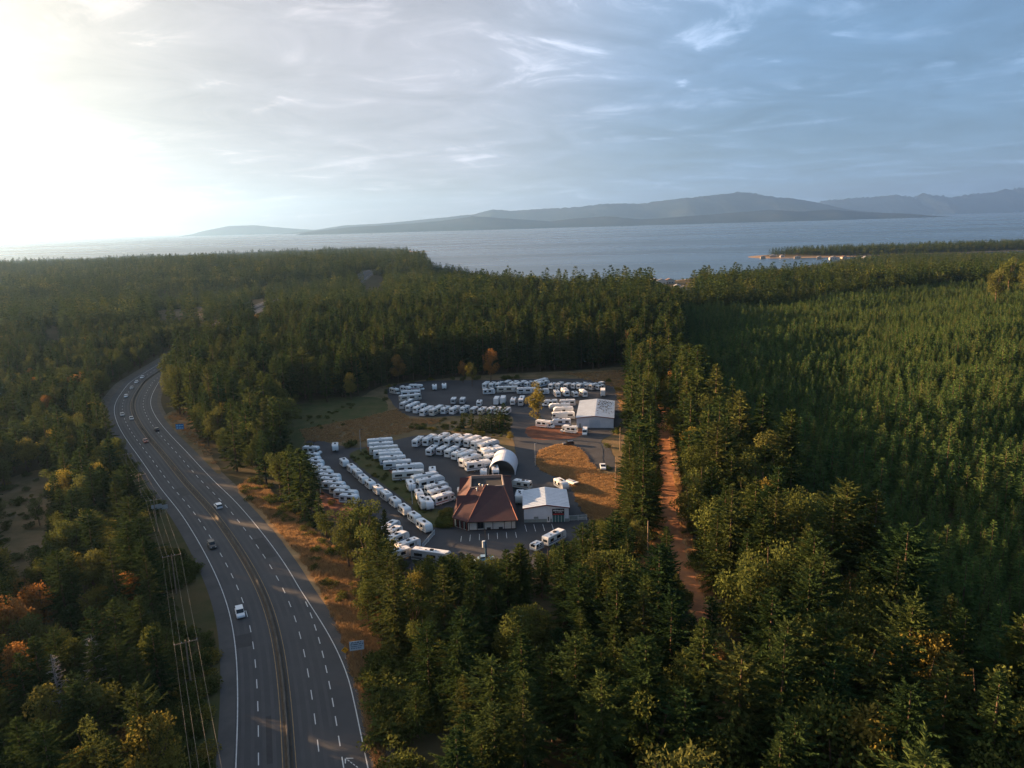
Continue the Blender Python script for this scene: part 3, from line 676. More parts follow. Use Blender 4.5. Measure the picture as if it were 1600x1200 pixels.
def lamp(px, py, top, label, m=m_steelp, head=True, r=0.11):
    b = P(px, py); t = empty('lamp_post', (b.x, b.y, 0.05)); tag(t, label, 'lamp post')
    h = next(z / 10 for z in range(20, 250) if proj(b.x, b.y, z / 10)[1] <= top)
    MB().tube((0, 0, 0), (0, 0, h), r, r * 0.7).build('pole', m, t)
    MB().tube((0, 0, 0), (0, 0, 0.35), r * 2.2).build('base', m_conc, t)
    if head:
        MB().tube((0, 0, h - 0.1), (0.9, 0.1, h + 0.1), 0.04).build('arm', m, t); MB().box(0.7, 1.4, -0.08, 0.28, h + 0.05, h + 0.2).build('lamp_head', m_dark, t)
    return t
lamp(564, 706, 672, 'pale lamp post at the top of the green strip'); lamp(644.5, 789, 757, 'pale lamp post on the grass strip between trailers')
lamp(836.5, 729, 693, 'lamp post on the point of the dry grass slope'); lamp(501, 771, 760, 'short post at the lower end of the roadside row', head=False)
lamp(615, 735, 715, 'thin lamp post between the parked motorhomes')
def utility_pole(name, label, b, h, m=m_wood, arms=1, rz=0.0, aw=2.4):
    t = empty(name, (b.x, b.y, 0), rz); tag(t, label, 'utility pole')
    MB().tube((0, 0, 0), (0, 0, h), 0.2, 0.13).build('pole', m, t)
    for k in range(arms):
        a = MB().box(-aw / 2, aw / 2, -0.21, -0.135, h - 0.5 - k, h - 0.32 - k).build('crossarm', m, t)
        for x in (-aw / 2 + 0.1, -aw / 6, aw / 6, aw / 2 - 0.1): MB().tube((x, -0.17, h - 0.31 - k), (x, -0.17, h - 0.1 - k), 0.06, 0.04, 6).build('insulator', m_signw, a)
    return t
utility_pole('utility_pole', 'wooden pole at the corner of the far warehouse yard', P(969, 704), 9.5, arms=0)
utility_pole('utility_pole', 'wooden pole on the dry grass slope by the firs', P(962, 765), 11.5, arms=0)
utility_pole('utility_pole', 'leaning pale pole beside the red dirt track', P(1012, 880), 12, arms=0)
rp = P(838, 730)
# dark blue pole sign in front of the office
b = P(760, 884); t = empty('pole_sign', (b.x, b.y, 0.1)); tag(t, 'dark blue pole with a pale round sign and aerial before the office', 'sign')
MB().tube((0, 0, 0), (0, 0, 7.2), 0.28, 0.24, 10).build('pole', mat('blue_pole', (0.02, 0.08, 0.13), 0.5), t)
MB().tube((-0.5, -0.36, 5.4), (-0.5, -0.36, 7.2), 0.42, 0.42, 12).build('sign_drum', m_signw, t); MB().tube((0, 0, 7.2), (0, 0, 10.4), 0.06).build('aerial', m_dark, t)
lamp(729, 886, 866, 'short white lamp standard among firs before the office', m_signw)

# power line along the highway
PL = [P(300, 1060, 10.5), P(290, 1003, 10.5), P(268, 868, 10.5), P(240, 781, 10.5), P(216, 742, 10.5)]
PL[0] = PL[1] * 2 - PL[2]; PL.append(PL[-1] * 2 - PL[-2])
pn = ['across the highway from the white guide sign', 'between the highway and the bleached dead trees', 'below the orange bushes', 'beside the grey sign backs', 'by the wooded end of the brush', 'deep in the roadside wood']
pdir = (PL[2] - PL[1]).normalized(); prz = math.atan2(pdir.y, pdir.x) - math.pi / 2
WX = (-2.1, -1.0, 0.55, 2.1)
for i, q in enumerate(PL):
    t = utility_pole('power_pole', 'wooden power pole with crossarm ' + pn[i], Vector((q.x, q.y, 0)), 10.9, rz=prz, aw=4.4)
m_wire = mat('wire', (0.30, 0.25, 0.19), 0.5, metal=0.4)
pr = Matrix.Rotation(prz, 3, 'Z')
for k, wx in enumerate(WX):
    mb = MB()
    for a, b in zip(PL, PL[1:]):
        A = a + pr @ Vector((wx, -0.17, 0)); B = b + pr @ Vector((wx, -0.17, 0)); A.z = B.z = 10.75; q = []
        for s in range(11):
            u = s / 10; v = A.lerp(B, u); v.z -= 4 * 0.55 * u * (1 - u); q.append(v)
        for c, e in zip(q, q[1:]): mb.tube(c, e, 0.022, n=4, cap=False)
    tag(mb.build('power_line', m_wire), ['power line wire on the outermost end away from the highway', 'power line wire second from the woodland end of the crossarms', 'power line wire second from the highway end of the crossarms', 'power line wire on the crossarm ends closest to the highway'][k], 'power line', 'wires of the roadside power line')

# road signs
def sign(name, label, px, py, z0, w, h, m, rz, posts=2):
    b = P(px, py); t = empty(name, (b.x, b.y, 0.05), rz); tag(t, label, 'road sign')
    for k in range(posts):
        x = 0 if posts == 1 else (-w * 0.3, w * 0.3)[k]
        MB().box(x - 0.08, x + 0.08, 0.005, 0.16, 0, z0 + h * 0.9).build('post', m_wood if posts == 2 else m_steel, t)
    p = MB().box(-w / 2, w / 2, -0.05, 0.003, z0, z0 + h).build('panel', m, t)
    return t, p
rz0 = math.atan2(-CEN[iB].y + 0, 1) * 0
s1_, p1_ = sign('service_sign', 'blue service sign with pale logo squares on the cut bank', 282, 676, 1.6, 3.5, 2.5, m_signb, 0.15)
for r_ in range(2):
    for c_ in range(3): MB().box(-1.5 + c_ * 1.07, -0.72 + c_ * 1.07 + (0.1 if c_ else 0), -0.075, -0.053, 1.85 + r_ * 1.15, 2.65 + r_ * 1.15 - 0.15 * c_).build('logo_panel', m_signl, p1_)
s2_, p2_ = sign('guide_sign', 'large white guide sign with dark lines of text at the roadside', 559, 1032, 2.4, 3.0, 2.1, m_signw, 0.22)
g = random.Random(11)
lt = MB()
for row, (a, b, h_) in enumerate(((-1.1, 1.1, .26), (-1.25, 1.2, .26), (-1.2, 1.1, .22), (-1.2, 0.9, .22))):
    x = a
    while x < b:
        w_ = g.uniform(0.09, 0.24); z = 4.1 - row * 0.43
        lt.box(x, x + w_, -0.07, -0.053, z, z + h_ * g.uniform(0.7, 1)); x += w_ + g.choice((0.05, 0.05, 0.16))
lt.build('lettering', mat('sign_text', (0.03, 0.07, 0.12), 0.6), p2_)['kind'] = 'stuff'
b = P(540, 1030); t = empty('warning_sign', (b.x, b.y, 0.05), 0.2); tag(t, 'orange yellow diamond warning sign with curved arrow by the shoulder', 'road sign')
MB().box(-0.04, 0.04, 0.004, 0.08, 0, 2.1).build('post', m_steel, t)
dm = MB().prism([(0, 1.35), (0.75, 2.1), (0, 2.85), (-0.75, 2.1)], -0.03, 0.002).build('panel', m_signy, t)
ar = MB(); pts = [(0.22, 1.8), (0.22, 2.2), (0.12, 2.38), (-0.05, 2.42), (-0.16, 2.36)]
for (ax, az), (bx, bz) in zip(pts, pts[1:]): ar.tube((ax, -0.04, az), (bx, -0.04, bz), 0.05, n=6)
ar.prism([(-0.12, 2.55), (-0.12, 2.15), (-0.36, 2.33)], -0.06, -0.033); ar.build('arrow', m_black, dm)
for k, (px, py) in enumerate(((246, 803), (258, 802))):
    s_, p_ = sign('sign_board', ['grey back of a road sign below the power pole', 'smaller grey back of a road sign at the brush edge'][k], px, py, 1.5, 3.2 - k * 1.2, 1.7 - 0.3 * k, m_steel, 0.5)

# ------------------------------------------------------------------ trailers, motorhomes, cars (front towards +x)
m_rv = mat('fibreglass_white', (0.74, 0.75, 0.74), 0.35, scale=0.6, col2=(0.66, 0.67, 0.67), spec=0.5)
m_rvt = mat('fibreglass_ivory', (0.66, 0.62, 0.55), 0.4, scale=0.6, col2=(0.58, 0.55, 0.50), spec=0.5)
m_rvg = mat('fibreglass_grey', (0.46, 0.46, 0.46), 0.4, scale=0.6, col2=(0.38, 0.38, 0.39), spec=0.5)
m_roofrv = mat('rubber_roof', (0.76, 0.77, 0.78), 0.75, scale=0.9, col2=(0.62, 0.63, 0.64))
m_str = {k: mat('stripe_' + k, c, 0.4) for k, c in (('grey', (0.16, 0.17, 0.19)), ('red', (0.30, 0.04, 0.03)), ('blue', (0.04, 0.09, 0.22)), ('tan', (0.30, 0.20, 0.12)), ('black', (0.02, 0.02, 0.022)))}
m_under = mat('chassis', (0.02, 0.02, 0.02), 0.8)
m_hub = mat('wheel_rim', (0.45, 0.45, 0.46), 0.4, metal=0.5)
m_lampw = mat('headlamp_glass', (0.75, 0.75, 0.70), 0.15, spec=0.6); m_lampr = mat('tail_lamp', (0.35, 0.01, 0.01), 0.3)
def wheel_mesh(r, w):
    return MB().tube((0, -w / 2, 0), (0, w / 2, 0), r, n=14).mesh('wheel', m_rubber), MB().tube((0, -w / 2 - 0.012, 0), (0, w / 2 + 0.012, 0), r * 0.55, n=10).mesh('rim', m_hub)
WHE = {k: wheel_mesh(*v) for k, v in {'t': (0.36, 0.24), 'b': (0.48, 0.30), 'c': (0.34, 0.23)}.items()}
PROTO = {}
def parts_box(lst):
    """list of (name, x0,x1,y0,y1,z0,z1, material, bevel) -> parts"""
    return [(n, MB().box(*q[:6]).mesh(n, q[6], q[7] if len(q) > 7 else 0.0), None) for n, *q in lst]
def roof_kit(L0, L1, w, h, n_vent, seed):
    g = random.Random(seed); o = []
    o.append(('air_conditioner', g.uniform(-0.2, 0.6), None)); l = []
    xc = L0 + (L1 - L0) * g.uniform(0.42, 0.6)
    l.append(('air_conditioner', xc - 0.5, xc + 0.5, -0.36, 0.36, h + 0.025, h + 0.36, g.choice((m_dark, m_dark, m_roofrv)), 0.06))
    for k in range(n_vent):
        x = L0 + (L1 - L0) * ((k + 0.5) / n_vent * 0.8 + g.uniform(0.02, 0.14)); y = g.uniform(-0.5, 0.5)
        if abs(x - xc) < 0.9: x += 1.2 if x + 1.6 < L1 else -1.4
        l.append(('roof_vent', x - 0.2, x + 0.2, y - 0.2, y + 0.2, h + 0.025, h + 0.16, g.choice((m_dark, m_rv, m_rvg)), 0.03))
    return parts_box(l)
def win(x0, x1, z0, z1, w):
    x0, x1, z0, z1 = x0 - .12, x1 + .12, z0 - .1, z1 + .06
    return [('window', x0, x1, s * w / 2 + (0.003 if s > 0 else -0.03), s * w / 2 + (0.03 if s > 0 else -0.003), z0, z1, m_glass, 0.0) for s in (-1, 1)]
def stripe(x0, x1, z0, z1, w, m):
    return [('stripe', x0, x1, s * w / 2 + (0.002 if s > 0 else -0.012), s * w / 2 + (0.012 if s > 0 else -0.002), z0, z1, m, 0.0) for s in (-1, 1)]
def wheels(xs, w, k):
    o = []
    for x in xs:
        for s in (-1, 1): o.append(('wheel', WHE[k], (x, s * (w / 2 - 0.13), WHE_R[k])))
    return o
WHE_R = {'t': 0.36, 'b': 0.48, 'c': 0.34}
def make_trailer(key, L, h, body, sm, seed, style=0):
    g = random.Random(seed); w = 2.45; a, b = -L / 2, L / 2
    prof = {0: [(a, .55), (a, h - .12), (a + .12, h), (b - .75, h), (b - .25, h - .35), (b, h - 1.2), (b - .05, 1.0), (b - .35, .55)],
            1: [(a + .1, .55), (a, 1.2), (a, h - .25), (a + .35, h), (b - .5, h), (b - .1, h - .35), (b, h - .9), (b, .9), (b - .2, .55)],
            2: [(a, .55), (a, h), (b, h), (b, .55)]}[style]
    p = [('body', MB().prism(prof, -w / 2, w / 2).mesh('body', body, 0.06), None)]
    p.append(('roof', MB().box(a + .2, b - .85, -w / 2 + .08, w / 2 - .08, h + .003, h + .024).mesh('roof', m_roofrv), None))
    p.append(('chassis', MB().box(a + .3, b - .5, -w / 2 + .25, w / 2 - .25, .38, .545).mesh('chassis', m_under), None))
    t = MB(); t.add([(b - .4, .7, .45), (b - .4, .82, .45), (b + 1.1, .06, .45), (b + 1.1, -.06, .45), (b - .4, .7, .55), (b - .4, .82, .55), (b + 1.1, .06, .55), (b + 1.1, -.06, .55)], [(0, 1, 2, 3), (7, 6, 5, 4), (0, 4, 5, 1), (1, 5, 6, 2), (2, 6, 7, 3), (3, 7, 4, 0)])
    t.add([(x, -y, z) for x, y, z in t.v[:8]], [(3, 2, 1, 0), (4, 5, 6, 7), (1, 5, 4, 0), (2, 6, 5, 1), (3, 7, 6, 2), (0, 4, 7, 3)])
    t.box(b + .55, b + .85, -.22, .22, .552, 1.1); p.append(('tow_hitch', t.mesh('tow_hitch', m_under), None))
    l = []
    if style < 2:
        l += win(a + L * .12, a + L * .28, 1.65, 2.35, w) + win(a + L * .48, a + L * .66, 1.65, 2.4, w)
        l.append(('door', a + L * .72, a + L * .72 + .72, -w / 2 - .03, -w / 2 - .003, .75, 2.6, m_rvg, 0.0))
        l.append(('window', a - .03, a - .003, -.75, .75, 1.6, 2.3, m_glass, 0.0))
        l += stripe(a + .3, b - .9, 1.05, 1.3, w, sm) + stripe(a + .3, a + L * .55, 1.34, 1.42, w, sm)
        l.append(('awning', a + L * .25, a + L * .85, -w / 2 - .2, -w / 2 - .04, h - .3, h - .15, m_rvg, .03))
    else: l += stripe(a + .2, b - .2, .65, .8, w, sm)
    p += parts_box(l)
    if style < 2: p += roof_kit(a + .4, b - 1, w, h, 3, seed)
    ax = -L * .06; p += wheels((ax - .45, ax + .45) if L > 5.5 else (ax,), w, 't')
    PROTO[key] = p
def make_fifth(key, L, body, sm, seed):
    w, h = 2.5, 3.75; a, b = -L / 2, L / 2; c = b - 2.7
    prof = [(a, .7), (a, h - .15), (a + .15, h), (b - 1.3, h), (b - .5, h - .35), (b - .05, h - 1.1), (b - .1, 1.75), (c, 1.7), (c - .15, .7)]
    p = [('body', MB().prism(prof, -w / 2, w / 2).mesh('body', body, 0.07), None),
         ('roof', MB().box(a + .25, b - 1.4, -w / 2 + .08, w / 2 - .08, h + .003, h + .024).mesh('roof', m_roofrv), None),
         ('chassis', MB().box(a + .3, c - .3, -w / 2 + .3, w / 2 - .3, .45, .695).mesh('chassis', m_under), None)]
    hb = MB(); hb.box(b - 1.6, b - 1.2, -.25, .25, 1.1, 1.72); hb.box(c + .05, c + .2, -1, -.85, .0, 1.69); hb.box(c + .05, c + .2, .85, 1, .0, 1.69)
    for nm, q in (('hitch_pin', (b - 1.6, b - 1.2, -.25, .25, 1.1, 1.72)), ('landing_leg', (c + .05, c + .2, -1, -.85, .0, 1.69)), ('landing_leg', (c + .05, c + .2, .85, 1, .0, 1.69))):
        p.append((nm, MB().box(*q).mesh(nm, m_under), None))
    l = win(a + L * .1, a + L * .27, 1.9, 2.8, w) + win(a + L * .42, a + L * .55, 2.0, 2.7, w)
    l += stripe(a + .3, c - .3, 1.25, 1.6, w, sm) + stripe(c - .5, b - .5, 2.1, 2.35, w, sm)
    l.append(('door', a + L * .6, a + L * .6 + .75, -w / 2 - .03, -w / 2 - .003, .9, 2.85, m_rvg, 0.0))
    l.append(('slide_out', a + L * .08, a + L * .4, w / 2 + .003, w / 2 + .35, 1.0, 3.2, body, .04))
    l.append(('window', a - .03, a - .003, -.85, .85, 1.8, 2.7, m_glass, 0.0))
    p += parts_box(l) + roof_kit(a + .5, b - 1.6, w, h, 4, seed); p += wheels((a + L * .3, a + L * .3 + .95), w, 't'); PROTO[key] = p
def make_bus(key, L, body, sm, seed):
    w, h = 2.52, 3.4; a, b = -L / 2, L / 2
    prof = [(a, .5), (a, h - .2), (a + .2, h), (b - .45, h), (b - .12, h - .3), (b - .02, 1.9), (b, 1.2), (b - .1, .45)]
    p = [('body', MB().prism(prof, -w / 2, w / 2).mesh('body', body, 0.08), None),
         ('roof', MB().box(a + .25, b - .6, -w / 2 + .1, w / 2 - .1, h + .003, h + .024).mesh('roof', m_roofrv), None)]
    ws = MB().add([(b + .03, -1.08, 1.55), (b + .03, 1.08, 1.55), (b - .06, 1.08, 2.9), (b - .06, -1.08, 2.9), (b - .3, -1.08, 1.55), (b - .3, 1.08, 1.55), (b - .3, 1.08, 2.9), (b - .3, -1.08, 2.9)], [(0, 1, 2, 3), (7, 6, 5, 4), (0, 4, 5, 1), (1, 5, 6, 2), (2, 6, 7, 3), (3, 7, 4, 0)])
    p.append(('windshield', ws.mesh('windshield', m_glass), None))
    l = win(b - 1.5, b - .55, 1.75, 2.55, w) + win(a + L * .46, a + L * .66, 1.8, 2.55, w) + win(a + L * .1, a + L * .3, 1.85, 2.5, w)
    l += stripe(a + .15, b - .3, .95, 1.2, w, sm) + stripe(a + .3, a + L * .7, 1.3, 1.45, w, sm)
    l.append(('door', b - 2.5, b - 1.75, -w / 2 - .03, -w / 2 - .003, .55, 2.6, m_rvg, 0.0))
    l.append(('slide_out', a + L * .33, a + L * .72, w / 2 + .003, w / 2 + .3, 1.0, 2.95, body, .04))
    for s in (-1, 1):
        l.append(('headlight', b - .04, b + .03, s * .85 - .18, s * .85 + .18, .75, 1.0, m_lampw, 0.0)); l.append(('mirror', b - .15, b + .05, s * (w / 2 + .15) - .1, s * (w / 2 + .15) + .1, 1.9, 2.3, m_dark, 0.0))
    l.append(('rear_window', a - .03, a - .003, -.8, .8, 1.9, 2.6, m_glass, 0.0)); l.append(('bumper', b - .02, b + .08, -1.15, 1.15, .45, .68, m_rvg, 0.0))
    p += parts_box(l) + roof_kit(a + .5, b - 1.2, w, h, 4, seed) + wheels((a + L * .26, b - 1.9), w, 'b'); PROTO[key] = p
def make_classc(key, L, body, sm, seed):
    w, h = 2.45, 3.25; a, b = -L / 2, L / 2; c = b - 2.2
    prof = [(a, .5), (a, h - .12), (a + .12, h), (b - 1.3, h), (b - .95, h - .3), (b - .85, h - .95), (b - 1.2, 2.08), (c, 2.05), (c, .5)]
    p = [('body', MB().prism(prof, -w / 2, w / 2).mesh('body', body, 0.07), None),
         ('roof', MB().box(a + .2, b - 1.5, -w / 2 + .08, w / 2 - .08, h + .003, h + .024).mesh('roof', m_roofrv), None)]
    cab = [(c + .01, .45), (c + .01, 2.04), (b - 1.35, 2.04), (b - .85, 1.35), (b - .1, 1.15), (b, .9), (b, .45)]
    p.append(('cab', MB().prism(cab, -.98, .98).mesh('cab', body, 0.06), None))
    ws = MB().add([(b - 1.34, -.85, 2.0), (b - 1.34, .85, 2.0), (b - .86, .85, 1.40), (b - .86, -.85, 1.40), (b - 1.30, -.85, 2.06), (b - 1.30, .85, 2.06), (b - .82, .85, 1.43), (b - .82, -.85, 1.43)], [(0, 1, 2, 3), (7, 6, 5, 4), (0, 4, 5, 1), (1, 5, 6, 2), (2, 6, 7, 3), (3, 7, 4, 0)])
    p.append(('windshield', ws.mesh('windshield', m_glass), None))
    l = win(a + L * .1, a + L * .28, 1.8, 2.5, w) + win(a + L * .4, a + L * .55, 1.8, 2.5, w) + win(c + .15, b - 1.3, 1.4, 1.95, 1.97)
    l += stripe(a + .2, c - .1, 1.0, 1.3, w, sm) + stripe(c - .3, b - 1.1, 2.4, 2.6, w, sm)
    l.append(('door', c - 1.2, c - .5, -w / 2 - .03, -w / 2 - .003, .6, 2.5, m_rvg, 0.0))
    for s in (-1, 1): l.append(('headlight', b - .02, b + .03, s * .72 - .15, s * .72 + .15, .8, 1.0, m_lampw, 0.0))
    l.append(('bumper', b + .003, b + .1, -.95, .95, .45, .65, m_rvg, 0.0)); l.append(('rear_window', a - .03, a - .003, -.75, .75, 1.7, 2.4, m_glass, 0.0))
    p += parts_box(l) + roof_kit(a + .4, b - 2.2, w, h, 3, seed) + wheels((a + L * .28, b - 1.0), 2.2, 'c'); PROTO[key] = p
def make_car(key, L, w, body, prof, glass_prof, wx, extra=()):
    p = [('body', MB().prism(prof, -w / 2, w / 2).mesh('body', body, 0.07), None)]
    if glass_prof:
        gp = MB().prism(glass_prof, -w / 2 + .12, w / 2 - .12).mesh('cabin_glass', m_glass, 0.04); p.append(('cabin_glass', gp, None))
        x0 = min(q[0] for q in glass_prof); zt = max(q[1] for q in glass_prof); tx = [q[0] for q in glass_prof if q[1] > zt - .05]
        p.append(('roof', MB().box(min(tx) - .02, max(tx) + .02, -w / 2 + .1, w / 2 - .1, zt - .03, zt + .03).mesh('roof', body, 0.02), None))
        pm = MB()
    b, a = L / 2, -L / 2; l = []
    for s in (-1, 1):
        l.append(('headlight', b - .06, b + .02, s * (w / 2 - .3) - .17, s * (w / 2 - .3) + .17, .62, .8, m_lampw, 0.0)); l.append(('tail_light', a - .02, a + .05, s * (w / 2 - .25) - .13, s * (w / 2 - .25) + .13, .7, .9, m_lampr, 0.0))
        l.append(('mirror', .55, .7, s * (w / 2 + .08) - .09, s * (w / 2 + .08) + .09, .95, 1.1, body, 0.0))
    l += list(extra); p += parts_box(l) + wheels(wx, w, 'c'); PROTO[key] = p
def paint(n, c): return mat('paint_' + n, c, 0.3, spec=0.6)
SEDAN = [(-2.25, .3), (-2.25, .8), (-2.1, .95), (1.0, .97), (2.1, .78), (2.25, .6), (2.25, .3)]; SEDG = [(-1.9, .94), (-1.35, 1.42), (.25, 1.44), (1.05, .94)]
SUV = [(-2.3, .35), (-2.3, 1.0), (1.1, 1.05), (2.1, .95), (2.3, .7), (2.3, .35)]; SUVG = [(-2.2, .99), (-2.0, 1.66), (.3, 1.7), (1.15, 1.0)]
for k, c in (('white', (.72, .73, .74)), ('dark', (.03, .03, .035)), ('silver', (.36, .37, .38)), ('red', (.25, .04, .02)), ('blue', (.35, .5, .58))):
    make_car('sedan_' + k, 4.5, 1.8, paint(k + '_sedan', c), SEDAN, SEDG, (-1.35, 1.35)); make_car('suv_' + k, 4.6, 1.88, paint(k + '_suv', c), SUV, SUVG, (-1.4, 1.4))
PW = paint('white_pickup', (.72, .73, .74))
make_car('pickup', 5.6, 1.95, PW, [(-2.8, .4), (-2.8, .55), (-.7, .56), (-.7, 1.1), (1.3, 1.1), (2.7, .98), (2.8, .75), (2.8, .4)], [(-.75, 1.05), (-.7, 1.72), (.6, 1.75), (1.4, 1.05)], (-1.75, 1.75),
         [('bed_side', -2.8, -.72, s * .9 - .06, s * .9 + .06, .562, 1.08, PW, 0.0) for s in (-1, 1)] + [('tailgate', -2.8, -2.7, -.83, .83, .562, 1.08, PW, 0.0)])
make_car('van', 5.9, 2.0, m_rv, [(-2.95, .35), (-2.95, 2.5), (-2.8, 2.65), (1.0, 2.65), (1.6, 2.35), (2.1, 1.35), (2.8, 1.1), (2.95, .8), (2.95, .35)], None, (-1.8, 1.85),
         [('window', .9, 1.75, s * 1.0 + (.003 if s > 0 else -.03), s * 1.0 + (.03 if s > 0 else -.003), 1.45, 2.1, m_glass, 0.0) for s in (-1, 1)])
PROTO['van'].append(('windshield', MB().add([(1.66, -.88, 2.32), (1.66, .88, 2.32), (2.14, .88, 1.38), (2.14, -.88, 1.38), (1.70, -.88, 2.34), (1.70, .88, 2.34), (2.18, .88, 1.40), (2.18, -.88, 1.40)], [(0, 1, 2, 3), (7, 6, 5, 4), (0, 4, 5, 1), (1, 5, 6, 2), (2, 6, 7, 3), (3, 7, 4, 0)]).mesh('windshield', m_glass), None))
make_trailer('T0', 6.6, 3.0, m_rv, m_str['grey'], 1); make_trailer('T1', 7.6, 3.05, m_rv, m_str['red'], 2, 1); make_trailer('T2', 5.2, 2.85, m_rv, m_str['tan'], 3, 1)
make_trailer('T3', 7.0, 3.0, m_rvt, m_str['tan'], 4); make_trailer('T4', 6.2, 2.95, m_rvg, m_str['black'], 5); make_trailer('T5', 8.4, 3.1, m_rv, m_str['blue'], 6)
make_trailer('BX', 6.5, 3.6, m_rv, m_str['grey'], 9, 2); make_trailer('SM', 3.6, 2.3, m_rv, m_str['grey'], 10, 1)
make_fifth('F0', 10.2, m_rv, m_str['grey'], 11); make_fifth('F1', 9.4, m_rv, m_str['tan'], 12); make_fifth('F2', 10.6, m_rv, m_str['black'], 13)
make_bus('A0', 10.6, m_rv, m_str['grey'], 14); make_bus('A1', 11.6, m_rvt, m_str['tan'], 15); make_bus('A2', 10.0, m_rv, m_str['blue'], 16); make_bus('A3', 11.2, m_rvg, m_str['black'], 17)
make_classc('C0', 7.6, m_rv, m_str['grey'], 18); make_classc('C1', 8.6, m_rv, m_str['red'], 19); make_classc('C2', 7.0, m_rvt, m_str['tan'], 20)
# small boat on a trailer
bt = MB(); bt.prism([(-2.4, .7), (-2.4, 1.4), (1.2, 1.45), (2.6, 1.6), (1.9, .95), (1.2, .7)], -.95, .95)
PROTO['boat'] = [('hull', bt.mesh('hull', m_rv, .12), None), ('deck_cover', MB().box(-2.2, 1.0, -.75, .75, 1.43, 1.6).mesh('deck_cover', m_rvg, .05), None), ('trailer_frame', MB().box(-2.2, 3.4, -.12, .12, .42, .56).mesh('trailer_frame', m_under), None)] + wheels((-.6,), 1.9, 'c')
KIND = {'T': ('travel_trailer', 'trailer'), 'F': ('fifth_wheel_trailer', 'trailer'), 'A': ('bus_motorhome', 'motorhome'), 'C': ('cab_motorhome', 'motorhome'), 'B': ('box_trailer', 'trailer'), 'S': ('small_trailer', 'trailer')}
DESC = {'T0': 'white travel trailer', 'T1': 'round fronted white trailer', 'T2': 'short white trailer', 'T3': 'ivory travel trailer', 'T4': 'grey travel trailer', 'T5': 'long white trailer',
        'F0': 'white fifth wheel', 'F1': 'white fifth wheel', 'F2': 'white fifth wheel', 'A0': 'white bus motorhome', 'A1': 'ivory bus motorhome', 'A2': 'white bus motorhome', 'A3': 'grey bus motorhome',
        'C0': 'white motorhome', 'C1': 'white motorhome', 'C2': 'ivory motorhome', 'BX': 'plain white box trailer', 'SM': 'tiny white trailer'}
ORD = ['first', 'second', 'third', 'fourth', 'fifth', 'sixth', 'seventh', 'eighth', 'ninth', 'tenth', 'eleventh', 'twelfth', 'thirteenth', 'fourteenth', 'fifteenth']
def place(key, name, label, cat, loc, rz, group=None, sc=1.0):
    t = empty(name, loc, rz, sc); tag(t, label, cat, group)
    for nm, me, l in PROTO[key]:
        if isinstance(me, tuple):
            w_ = link(nm, me[0], t, l); link('rim', me[1], w_)
        else: link(nm, me, t, l)
    return t
def heading(px, py, v, z=1.5):
    a, b = P(px - v[0] / 2, py - v[1] / 2, z), P(px + v[0] / 2, py + v[1] / 2, z); return math.atan2(b.y - a.y, b.x - a.x)
RVL = {'T0': 6.6, 'T1': 7.6, 'T2': 5.2, 'T3': 7.0, 'T4': 6.2, 'T5': 8.4, 'BX': 6.5, 'SM': 3.6, 'F0': 10.2, 'F1': 9.4, 'F2': 10.6, 'A0': 10.6, 'A1': 11.6, 'A2': 10.0, 'A3': 11.2, 'C0': 7.6, 'C1': 8.6, 'C2': 7.0}
parked = []
def footprint(key, x, y, a, s):
    L = RVL[key] / 2; f = L + (1.0 if key[0] in 'TBS' else 0.1); wl_ = 1.62 if key[0] in 'FA' else 1.3
    c, n = math.cos(a), math.sin(a)
    return [(x + (u * c - v * n) * s, y + (u * n + v * c) * s) for u, v in ((-L, -1.45 if key[0] == 'T' else -1.3), (f, -1.3), (f, wl_), (-L, wl_))]
def hits(a, b):
    for q in (a, b):
        for i in range(4):
            ex, ey = q[(i + 1) % 4][0] - q[i][0], q[(i + 1) % 4][1] - q[i][1]; nx_, ny_ = -ey, ex
            pa = [x * nx_ + y * ny_ for x, y in a]; pb = [x * nx_ + y * ny_ for x, y in b]
            if max(pa) < min(pb) or max(pb) < min(pa): return False
    return True
def rv(key, px, py, v, label, group=None, z=0.1):
    p = P(px, py, 1.6); nm, cat = KIND[key[0]]; a = heading(px, py, v) + rng.uniform(-.02, .02); c, n = math.cos(a), math.sin(a); best = None
    for s in (1.0, .93, .86):
        for u, w in sorted(((i * .5, j * .35) for i in range(-5, 6) for j in range(-5, 6)), key=lambda q: abs(q[0]) + abs(q[1])):
            x, y = p.x + u * c - w * n, p.y + u * n + w * c; f = footprint(key, x, y, a, s); k = sum(hits(f, g) for g in parked)
            if best is None or k < best[0]: best = (k, x, y, s, f)
            if k == 0: break
        if best[0] == 0: break
    parked.append(best[4])
    return place(key, nm, label, cat, (best[1], best[2], z), a, group, best[3])
def row(items, v0, v1, anchor, where, group):
    for i, (key, px, py) in enumerate(items):
        u = i / max(1, len(items) - 1); v = (v0[0] + (v1[0] - v0[0]) * u, v0[1] + (v1[1] - v0[1]) * u)
        rv(key, px, py, v, f'{DESC[key]}, {ORD[i]} from {anchor} in {where}', group)
row([('C0', 488, 704), ('T2', 489, 713), ('T2', 491, 719), ('T0', 493, 724.5), ('T2', 495, 730), ('T3', 502, 735), ('T0', 507, 740.5), ('T5', 515, 747), ('T1', 517, 753), ('T5', 522, 759.5), ('T3', 531, 766), ('T5', 541, 773), ('T0', 546, 779.5)], (30, 1.5), (30, 2.5), 'the bank', 'the row against roadside trees', 'trailers backed against the roadside trees')
row([('T2', 538, 723), ('T2', 550, 732.5), ('T4', 559, 740.5), ('T2', 568, 749), ('T2', 578.6, 757), ('T2', 590.8, 765.5), ('T4', 603.8, 775), ('T2', 617.6, 785), ('T2', 632, 796.5), ('T2', 647.7, 809), ('T0', 663, 822)], (11, 9.5), (11, 7.5), 'the bank', 'the single file along the lane', 'trailers in single file along the lane')
